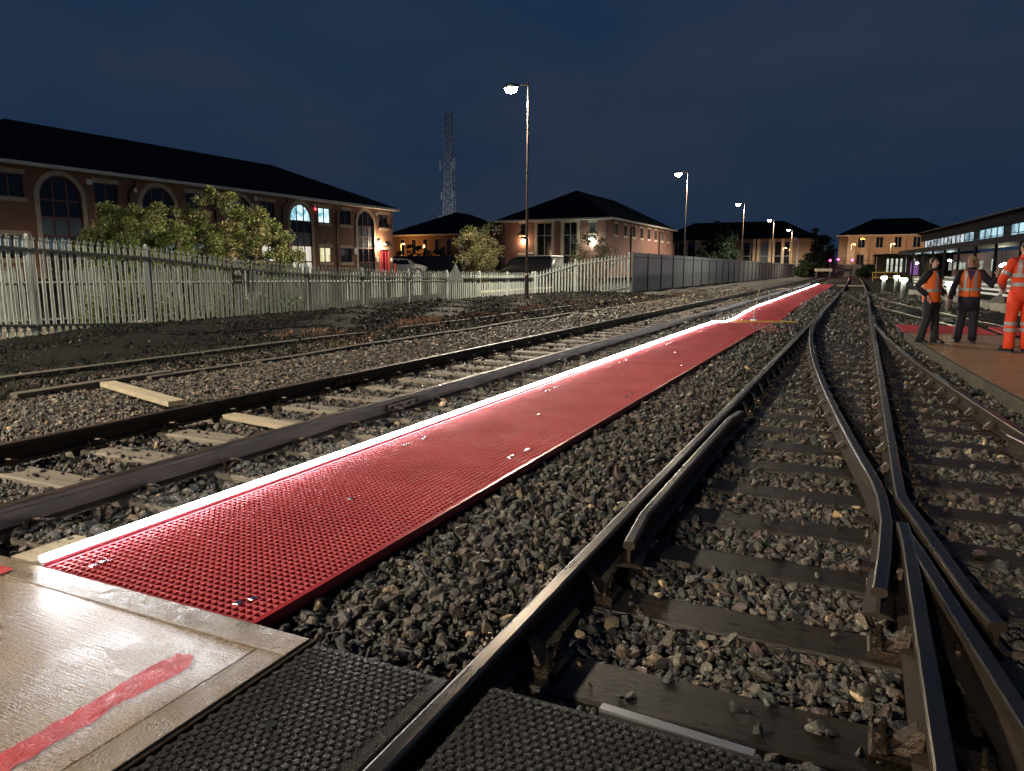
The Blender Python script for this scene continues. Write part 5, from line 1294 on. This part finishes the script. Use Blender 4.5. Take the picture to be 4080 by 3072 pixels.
# ================================================================== station on the right
SF = Vector((6.35,99.8,0)); SDIR = Vector((.0902,-.9959,0)); SN = Vector((.9959,.0902,0))
def S(u, v, d): p = SF + SDIR*u + SN*d; return (p.x, p.y, v)
stn = thing('station_building', tuple(SF), 'long station building with a lit glazed screen under a dark roof on the right', 'building')
q = MB(); quadbox(q, S, -1.5, 62, 4.56, 5.45, -.25, .1); q.build('fascia_board', M['pipe'], stn)
q = MB(); q.add([S(-1.8,5.45,-.6),S(62,5.45,-.6),S(62,6.35,4.5),S(-1.8,6.35,4.5),S(-1.8,5.30,-.6),S(62,5.30,-.6),S(62,5.3,4.5),S(-1.8,5.3,4.5)], [(0,1,2,3),(0,4,5,1),(3,2,6,7),(0,3,7,4),(1,5,6,2)]); rf = q.build('roof', M['roof'], stn)
q = MB(); quadbox(q, S, -1.8, 62, 5.455, 5.56, -.66, -.62); q.build('gutter', M['steel_dark'], rf)
q = MB(); quadbox(q, S, -1.8, 62, 6.36, 6.52, 4.3, 4.5); q.build('ridge_cap', M['steel_dark'], rf)
for u in (33,46): 
    q = MB(); quadbox(q, S, u, u+.5, 6.0, 6.55, 3.0, 3.5); q.build('roof_vent', M['steel_dark'], rf)
u = 0.0; k = 0
while u < 60:
    w = 1.86
    m_ = M['station_dim'] if u < 20 else M['station_glow']
    if u >= 20 and k % 5 == 3: m_ = M['glass_g']
    q = MB(); quadbox(q, S, u+.03, u+w-.03, 3.44, 4.55, .0, .03); pn = q.build('glazing_panel', m_, stn)
    if u >= 20:
        q = MB()
        for j in range(1, 9): quadbox(q, S, u+w*j/9-.02, u+w*j/9+.02, 3.45, 4.54, -.03, -.002)
        q.build('glazing_ribs', M['whiteframe'], pn)
        q = MB(); quadbox(q, S, u+.02, u+w-.02, 3.9, 3.96, -.045, -.032); q.build('glazing_bar', M['steel_dark'], pn)
    q = MB(); quadbox(q, S, u-.035, u+.035, 3.42, 4.56, -.08, .05); q.build('mullion', M['steel_dark'], stn)
    u += w; k += 1
q = MB(); quadbox(q, S, -1.0, 62, 3.02, 3.43, -2.6, .2); q.build('canopy', M['pipe'], stn)
q = MB(); quadbox(q, S, 0, 62, -.1, 3.0, 3.0, 3.4); q.build('back_wall', M['brick_c'], stn)
q = MB(); quadbox(q, S, 0, 62, -.1, .55, -1.0, 3.0); q.build('platform', M['concrete'], stn)
for k in range(11):
    q = MB(); p = S(2+k*5.6, 0, -2.2); q.tube([(p[0],p[1],0),(p[0],p[1],3.03)], .10, 10); q.build('column', M['pipe'], stn)
for (px, z0, z1, w) in [(3716,1.0,2.3,.9),(3790,1.2,2.2,1.0),(3808,1.3,2.15,1.0),(3830,1.3,2.15,1.2),(3846,1.3,2.1,.8),(3915,1.3,2.2,.8),(3962,1.2,2.3,.9),(4040,1.2,2.3,1.0)]:
    X, Y, u_, f_ = ray(px, 1050); tX_ = X/Y
    # intersect with the back wall plane
    nn = SN; t_ = ((SF + SN*3.0).dot(nn)) / (Vector((X,Y,0)).dot(nn)); P0 = Vector((X*t_, Y*t_, 0)); uu = (P0-SF).dot(SDIR)
    window(S, uu-w/2*1.6, uu+w/2*1.6, z0, z1, 3, 1, stn, M['whiteframe'], M['station_win'], fw=.09, lintel=False, sill=False, depth=2.93)
for (px, py_, fw, p, col, em) in [(3654,1048,85,30,(.8,1,.95),'cool_e'),(3712,1041,80,30,(.8,.95,1),'cool_e'),(3784,1038,75,35,(.8,.95,1),'cool_e'),(3989,1059,60,25,(1,.9,.6),'lamp_warm'),(4003,1051,62,20,(.9,1,.7),'bollard_e')]:
    X, Y, Z = at_depth(px, py_, fw)
    q = MB(); q.tube([(X,Y,3.05),(X,Y,Z+.1)],.02,6); h_ = q.build('hanging_lamp', M['pipe'], stn)
    q = MB(); q.loft([(X,Y,Z-.08,.11,.11),(X,Y,Z,.16,.16),(X,Y,Z+.1,.06,.06)],10); q.build('lens', M[em], h_)
    plight('lamp_glow', (X,Y-.35,Z-.1), p, col, stn, .1)
X, Y, Z = at_depth(3642, 1080, 88)
q = MB(); q.bev(X-.42, X+.42, Y-.05, Y, 1.02-.35, 2.25, .02); tag(q.build('poster_panel', M['poster'], loc=(X,Y,.6)), 'purple poster panel on the platform behind the man', 'poster')
# low platform building at the far end
pb = thing('platform_building', (5,113,0), 'low dark platform building with bright tall windows at the far platform end', 'building')
q = MB(); q.box(1.6,12,113.2,120,0,3.1); q.build('wall', M['buff_d'], pb)
mpP = wallmap_y(113.2)
for px in (3536,3553,3572,3590,3606,3640):
    X, Y, Z = at_depth(px, 1060, 105); X *= 113.2/Y
    window(mpP, X-.16, X+.16, .9, 2.75, 1, 2, pb, M['whiteframe'], M['station_win'], fw=.06, lintel=False, sill=False, depth=-.03)
q = MB(); q.add([(1.2,109,3.25),(13,109,3.6),(13,121,3.6),(1.2,121,3.4),(1.2,109,3.05),(13,109,3.3),(13,121,3.3),(1.2,121,3.1)],[(0,1,2,3),(7,6,5,4),(0,4,5,1),(1,5,6,2),(2,6,7,3),(3,7,4,0)]); q.build('roof', M['pipe'], pb)
# yellow barrier and light line at the platform end
yb = thing('yellow_barrier', (2.0,92,0), 'yellow barrier at the far platform end', 'barrier')
for x in (1.0,2.2,3.4):
    q = MB(); q.bar((x,92,0),(x,92,1.05),.08); q.build('post', M['yellow'], yb)
for z in (.45,1.0):
    q = MB(); q.bar((.95,91.95,z),(3.45,91.95,z),.09); q.build('rail', M['yellow'], yb)
# ---------------- bollard lights
BL = [(1.27,54.2,'bollard light farthest left of the four, beside the curved track'),(2.15,58.5,'farthest bollard light, set back beside the railing'),(1.97,44.3,'middle bollard light between the curved track and the railing'),(3.17,34.0,'nearest bollard light, between the man and the woman')]
for x, y, lb in BL:
    z0 = -.17; t = thing('bollard_light', (x,y,z0), lb, 'bollard light', 'bollard lights along the curved track')
    q = MB(); q.loft([(x,y,z0,.125,.125),(x,y,z0+.93,.115,.115)],16); q.build('column', M['galv'], t, smooth=True)
    q = MB(); q.loft([(x,y,z0+.935,.16,.16),(x,y,z0+1.0,.19,.19),(x,y,z0+1.09,.16,.16)],16); q.build('lens', M['bollard_e'], t, smooth=True)
    q = MB(); q.loft([(x,y,z0+1.092,.165,.165),(x,y,z0+1.12,.12,.12)],16); q.build('cap', M['lamp_body'], t)
# ---------------- railing on a low kerb
RL = [(5.6,27.5),(4.9,34.2),(4.15,41.0),(3.45,48.0),(2.95,53.0)]
kb = sweep([(x-.05,y) for x,y in RL], [(-.22,.12),(-.22,-.3),(.22,-.3),(.22,.12)], 0)
kb = tag(kb.build('low_kerb_wall', M['concrete'], loc=(4.4,40,-.25)), 'stained low concrete kerb wall under the white railing', 'wall')
rl = thing('white_railing', (4.4,40,.12), 'pale three bar railing on the low kerb behind the people', 'railing')
for (xa,ya),(xb,yb_) in zip(RL[:-1],RL[1:]):
    for z in (.42,.60,.78):
        q = MB(); q.bar((xa,ya,z),(xb,yb_,z),.05,.09); q.build('bar', M['white'], rl)
    for u in (0,.5):
        x, y = xa+(xb-xa)*u, ya+(yb_-ya)*u; q = MB(); q.box(x-.05,x+.05,y-.05,y+.05,.12,.86); q.build('post', M['white'], rl)
q = MB(); x, y = 4.9,34.0; q.add([(x-.45,y-.12,.12),(x+.1,y-.12,.12),(x+.1,y+.0,.12),(x-.45,y+.0,.12),(x-.06,y-.12,.46),(x+.1,y-.12,.46),(x+.1,y,.46),(x-.06,y,.46)],[(0,1,5,4),(1,2,6,5),(2,3,7,6),(3,0,4,7),(4,5,6,7)])
q.build('stay', M['concrete'], rl)

# ================================================================== people
def skin_body(name, verts, edges, radii, m, parent, root=0, sub=2):
    me = bpy.data.meshes.new(name); me.from_pydata(verts, edges, [])
    o = bpy.data.objects.new(name, me); C.objects.link(o); o.parent = parent; WL[o.name] = (0,0,0)
    md = o.modifiers.new('skin', 'SKIN'); md.use_smooth_shade = True; md.branch_smoothing = .6
    dat = me.skin_vertices[0].data
    for i, r in enumerate(radii):
        dat[i].radius = r if isinstance(r, (tuple, list)) else (r, r); dat[i].use_root = (i == root)
    me.materials.append(m)
    sb = o.modifiers.new('sub', 'SUBSURF'); sb.levels = sub; sb.render_levels = sub
    return o
def person(loc, rz, k, label, o):
    t = thing('person', loc, label, 'person', rz=rz); WL[t.name] = (0,0,0)
    sc = lambda p: (p[0]*k, p[1]*k, p[2]*k)
    V = []; E = []; RD = []
    def add(p, r, par=None):
        V.append(sc(p)); RD.append(tuple(q*k for q in r) if isinstance(r, tuple) else r*k); i = len(V)-1
        if par is not None: E.append((par, i))
        return i
    hyaw = o.get('head', 0); lean = o.get('lean', 0)
    pel = add((0,0,.96), (.14,.10)); sp = add((0,.0,1.14), (.13,.095), pel); ch = add((0,lean*.4,1.34), (.15,.105), sp); nk = add((0,lean-.005,1.475), .056, ch)
    hx, hy = math.sin(-hyaw), math.cos(hyaw)   # head facing in local frame
    jw = add((hx*.03,lean+hy*.03,1.545), .062, nk); sk = add((hx*.012,lean+hy*.012,1.635), .088, jw); cr = add((-hx*.005,lean-hy*.005,1.70), .066, sk)
    ns_ = add((hx*.112,lean+hy*.112,1.600), .013, sk)
    J = {}
    for s_ in (-1, 1):
        lg = o['legs'][0 if s_ < 0 else 1]
        hp = add((s_*.085,0,.90), .088, pel); kn = add(lg[0], .058, hp); an = add(lg[1], .042, kn); to = add((lg[1][0]+lg[2][0]*.13, lg[1][1]+lg[2][1]*.13, .035), (.035,.028), an)
        J[('leg',s_)] = [(s_*.085,0,.90), lg[0], lg[1], lg[2]]
        ar = o['arms'][0 if s_ < 0 else 1]
        sh = add((s_*.175,lean*.8,1.40), .062, ch); el = add(ar[0], .042, sh); wr = add(ar[1], .029, el)
        J[('arm',s_)] = [(s_*.175,lean*.8,1.40), ar[0], ar[1]]
        d = (Vector(ar[1])-Vector(ar[0])).normalized(); hd_ = Vector(ar[2]).normalized() if len(ar) > 2 else d
        side = hd_.cross(Vector((0,1,0.2))).normalized(); pn = hd_.cross(side).normalized()
        w = Vector(ar[1]); pa = add(tuple(w+hd_*.05), (.034,.018), wr); pk = add(tuple(w+hd_*.085), (.036,.016), pa)
        for f, (a_, ln) in enumerate(((-.026,.058),(-.009,.068),(.009,.064),(.026,.05))):
            b0 = w+hd_*.095+side*a_; f1 = add(tuple(b0+hd_*ln*.5+pn*.006), .0085, pk); f2 = add(tuple(b0+hd_*ln*.85+pn*.024), .0075, f1); add(tuple(b0+hd_*ln+pn*.042), .0065, f2)
        th = add(tuple(w+hd_*.055+side*.045*s_), .010, pa); add(tuple(w+hd_*.085+side*.062*s_+pn*.02), .0085, th)
    bd = skin_body('body', V, E, RD, M['skin'], t)
    # face
    H = Vector((0,lean,0)); fx = Vector((hx,hy,0)); rx = Vector((hy,-hx,0))
    def at_head(f, r, z): v = H + fx*f + rx*r; return sc((v.x, v.y, z))
    if o.get('face', True):
        for s_ in (-1,1):
            q = MB(); c = at_head(.078,s_*.031,1.632); q.loft([(c[0],c[1],c[2]-.007*k,.006*k,.006*k),(c[0],c[1],c[2],.013*k,.013*k),(c[0],c[1],c[2]+.007*k,.006*k,.006*k)],8); q.build('eye', M['eye'], bd, local=True)
            q = MB(); a = Vector(at_head(.090,s_*.012,1.652)); b = Vector(at_head(.078,s_*.048,1.650)); q.bar(a,b,.010*k,.009*k); q.build('eyebrow', M[o['hair']], bd, local=True)
        q = MB(); a = Vector(at_head(.088,-.022,1.558)); b = Vector(at_head(.088,.022,1.558)); q.bar(a,b,.010*k,.010*k); q.build('mouth', M['lip'], bd, local=True)
    for s_ in (-1,1):
        q = MB(); c = at_head(-.005,s_*.088,1.615); q.loft([(c[0],c[1],c[2]-.03*k,.006*k,.012*k),(c[0],c[1],c[2],.012*k,.02*k),(c[0],c[1],c[2]+.03*k,.006*k,.014*k)],8); q.build('ear', M['skin'], bd, local=True, smooth=True)
    # hair cap: upper and back part of an egg round the skull
    q = MB(); n = 16; rows = 8; cc = Vector((0,lean,1.645)) - fx*.006
    R0 = (.088,.097,.089) if not o.get('hairlong') else (.091,.102,.094)
    for i in range(rows+1):
        th = math.pi/2*(i/rows)*(1.22 if not o.get('hairlong') else 1.36)
        for j in range(n):
            a = 2*math.pi*j/n; dirn = fx*math.cos(a)+rx*math.sin(a)
            front = max(0, math.cos(a)); thm = th*(1-.58*front**.6)
            p = cc + dirn*math.sin(thm)*(1+.05*math.sin(7*a+3*i)*math.sin(2.1*i))*(R0[1]*abs(math.cos(a))+R0[0]*(1-abs(math.cos(a)))) + Vector((0,0,math.cos(thm)*R0[2]))
            if i == rows: p = cc + (p-cc)*.90
            q.v.append(sc(p))
    for i in range(rows):
        for j in range(n): a0=i*n+j; a1=i*n+(j+1)%n; q.f.append((a0,a0+n,a1+n,a1))
    q.build('hair', M[o['hair']], bd, local=True, smooth=True)
    if o.get('hairlong'):
        q = MB(); b0 = Vector((0,lean,1.62))-fx*.085; q.tube([sc(b0), sc(b0-fx*.035+Vector((0,0,-.05))), sc(b0-fx*.03+Vector((0,0,-.12))), sc(b0-fx*.015+Vector((0,0,-.17)))],[.05*k,.048*k,.036*k,.012*k],10); q.build('ponytail', M[o['hair']], bd, local=True, smooth=True)
    # trousers, boots
    tm = M[o['trousers']]; q = MB()
    q.loft([(0,0,.84*k,.165*k,.125*k),(0,0,.90*k,.172*k,.13*k),(0,0,1.02*k,.160*k,.120*k)],18)
    for s_ in (-1,1):
        hp, kn, an, td = J[('leg',s_)]; hp, kn, an = Vector(hp), Vector(kn), Vector(an)
        pts = [hp+Vector((0,0,.04)), hp.lerp(kn,.35), hp.lerp(kn,.75), kn, kn.lerp(an,.35)+Vector((0,-.012,0)), kn.lerp(an,.75), an+Vector((0,-.005,-.035))]
        q.tube([sc(p) for p in pts],[r*k for r in (.108,.106,.086,.080,.082,.076,.080)],14)
    tr = q.build('trousers', tm, bd, local=True, smooth=True)
    if o.get('legbands'):
        for s_ in (-1,1):
            hp, kn, an, td = [Vector(p) for p in J[('leg',s_)]]
            for f in (.12,.36):
                p = kn.lerp(an,f)+Vector((0,-.010,0)); q = MB(); q.tube([sc(p+Vector((0,0,.028))),sc(p-Vector((0,0,.028)))],[.0885*k,.0875*k],14,caps=False); q.build('reflective_band', M['reflect'], tr, local=True, smooth=True)
    for s_ in (-1,1):
        hp, kn, an, td = J[('leg',s_)]; a = Vector((an[0],an[1],0)); f = Vector((td[0],td[1],0)).normalized(); q = MB()
        q.tube([sc(a-f*.075+Vector((0,0,.045))), sc(a-f*.02+Vector((0,0,.058))), sc(a+f*.06+Vector((0,0,.052))), sc(a+f*.14+Vector((0,0,.040))), sc(a+f*.185+Vector((0,0,.034)))],[r*k for r in (.036,.046,.046,.042,.022)],12)
        q.tube([sc(a+Vector((0,0,.05))), sc(a+Vector((0,0,.15)))],[.048*k,.052*k],10)
        b = q.build('boot', M['boot'], bd, local=True, smooth=True)
        q = MB(); sdv_ = Vector((f.y,-f.x,0)); P = [a-f*.095-sdv_*.035, a+f*.15-sdv_*.046, a+f*.20, a+f*.15+sdv_*.046, a-f*.095+sdv_*.035]
        q.add([sc((p.x,p.y,.001)) for p in P]+[sc((p.x,p.y,.022)) for p in P], [(4,3,2,1,0),(5,6,7,8,9)]+[(i,(i+1)%5,(i+1)%5+5,i+5) for i in range(5)]); q.build('sole', M['sole'], b, local=True)
    # jacket and sleeves
    jm = M[o['jacket']]; q = MB()
    zb = o['hem']; fl = o.get('flare', 1.0)
    prof = [(zb,.175*fl,.135*fl),(.98,.172,.130),(1.10,.168,.125),(1.25,.185,.132),(1.36,.198,.128),(1.43,.170,.105),(1.475,.085,.078)]
    prof = [p for p in prof if p[0] >= zb]
    def yl(z): return lean*max(0,(z-1.0))/.5
    q.loft([(0,yl(z)*k,z*k,a*k,b*k) for z,a,b in prof],22)
    for s_ in (-1,1):
        sh, el, wr = [Vector(p) for p in J[('arm',s_)]]
        q.tube([sc(sh+Vector((-s_*.05,0,.015))), sc(sh), sc(sh.lerp(el,.5)), sc(el), sc(el.lerp(wr,.5)), sc(wr+(el-wr).normalized()*.015)],[r*k for r in (.075,.080,.070,.062,.056,.050)],14)
    q.tube([sc((0,lean*.9,1.455)), sc((0,lean,1.515))],[.082*k,.072*k],16)
    jk = q.build('jacket', jm, bd, local=True, smooth=True)
    def strip(par, x0, x1, zs, prf, m, name, back=False, off=.009):
        zz = [p[0] for p in prf]
        q = MB(); sg = -1 if back else 1
        for z in zs:
            a = float(np.interp(z,zz,[p[1] for p in prf])); b = float(np.interp(z,zz,[p[2] for p in prf]))
            u = (z-zs[0])/(zs[-1]-zs[0]); xa = x0[0]+(x0[1]-x0[0])*u; xb = x1[0]+(x1[1]-x1[0])*u
            for x in (xa,(xa+xb)/2,xb):
                y = sg*(b*math.sqrt(max(.02,1-(x/a)**2))+off)+yl(z); q.v.append(sc((x,y,z)))
        n = 3
        for i in range(len(zs)-1):
            for j in range(2): q.f.append((i*n+j,i*n+j+1,(i+1)*n+j+1,(i+1)*n+j))
        return q.build(name, m, par, local=True, smooth=True)
    if o.get('vest'):
        vz = o['vest']; vp = [(vz,.192,.152),(1.05,.190,.148),(1.18,.188,.145),(1.30,.196,.146),(1.38,.192,.138),(1.455,.150,.108)]
        q = MB(); q.loft([(0,yl(z)*k,z*k,a*k,b*k) for z,a,b in vp],24,caps=False)
        ve = q.build('vest', M['hivis'], bd, local=True, smooth=True)
        q = MB(); q.loft([(0,yl(1.06)*k,1.045*k,.197*k,.155*k),(0,yl(1.06)*k,1.10*k,.196*k,.153*k)],24,caps=False); q.build('reflective_band', M['reflect'], ve, local=True, smooth=True)
        zs = [1.10,1.18,1.26,1.33,1.40,1.445]
        for back in (False,True):
            strip(ve, (-.115,-.105),(-.065,-.06), zs, vp, M['reflect'],'reflective_band',back); strip(ve, (.065,.06),(.115,.105), zs, vp, M['reflect'],'reflective_band',back)
        strip(ve, (-.006,-.006),(.006,.006), [vz,1.0,1.1,1.2,1.27], vp, M['black'],'zip')
        # open neck
        strip(ve, (-.006,-.075),(.006,.075), [1.25,1.30,1.36,1.41,1.45], vp, M[o['scarf']],'shirt_front', off=.012)
    if o.get('jacketbands'):
        for z in (1.06,1.20):
            a = float(np.interp(z,[p[0] for p in prof],[p[1] for p in prof])); b = float(np.interp(z,[p[0] for p in prof],[p[2] for p in prof]))
            q = MB(); q.loft([(0,yl(z)*k,(z-.028)*k,(a+.010)*k,(b+.010)*k),(0,yl(z)*k,(z+.028)*k,(a+.010)*k,(b+.010)*k)],24,caps=False); q.build('reflective_band', M['reflect'], jk, local=True, smooth=True)
        for back in (False,True):
            for s_ in (-1,1): strip(jk, (s_*.12-.027,s_*.11-.025),(s_*.12+.027,s_*.11+.025), [1.225,1.30,1.36,1.41,1.44], prof, M['reflect'],'reflective_band',back)
        for s_ in (-1,1):
            sh, el, wr = [Vector(p) for p in J[('arm',s_)]]
            for a, b, f in ((sh,el,.6),(el,wr,.35)):
                p = a.lerp(b,f); d = (b-a).normalized()*.028; r_ = .072 if f == .6 else .062
                q = MB(); q.tube([sc(p-d),sc(p+d)],[r_*k,r_*k],14,caps=False); q.build('reflective_band', M['reflect'], jk, local=True, smooth=True)
    return t
def facing(fx, fy): return math.atan2(-fx, fy)
straight = lambda s_, yk=.02, ya=-.02, w=.10, out=.03: ((s_*w, yk, .50), (s_*(w+.01), ya, .09), (s_*out*4, 1.0))
person((1.22,16.25,0), facing(.80,-.60), .955, 'man in an orange high visibility vest and dark clothes, hand in pocket, facing right',
       dict(legs=[((-.12,.03,.50),(-.135,.05,.09),(-.12,1)), ((.10,.0,.50),(.12,-.10,.09),(.10,1))],
            arms=[((-.28,-.05,1.13),(-.22,.14,.98)), ((.30,-.13,1.14),(.205,.05,.965),(-.2,.5,-.8))], head=R(-14),
            hair='hair_d', trousers='cloth_d', jacket='cloth_d', hem=.92, vest=.84, scarf='cloth_d'))
person((1.90,16.85,0), facing(-.10,-1.0), .965, 'blonde woman in an orange vest over a long dark coat with one hand raised',
       dict(legs=[((-.11,.03,.50),(-.12,-.02,.09),(-.15,1)), ((.10,.02,.50),(.14,.0,.09),(.25,1))],
            arms=[((-.37,.02,1.16),(-.44,.14,1.34),(-.05,.3,1)), ((.28,-.02,1.12),(.33,.03,.86),(.1,.15,-1))], head=R(-38),
            hair='hair_b', hairlong=True, trousers='cloth_n', jacket='cloth_n', hem=.66, flare=1.16, vest=.93, scarf='cloth_p'))
person((2.50,15.25,0), facing(-.25,.95), 1.10, 'man in full orange rain suit with grey bands, seen from behind at the right edge',
       dict(legs=[((-.12,.02,.50),(-.13,-.03,.09),(-.35,1)), ((.11,.02,.50),(.13,.02,.09),(.3,1))],
            arms=[((-.30,.02,1.12),(-.20,.20,1.02)), ((.30,.04,1.13),(.16,.22,1.06))], head=R(10),
            hair='hair_d', trousers='hivis_r', jacket='hivis_r', hem=.80, flare=1.08, legbands=True, jacketbands=True, face=True))
print('objects', len(bpy.data.objects))
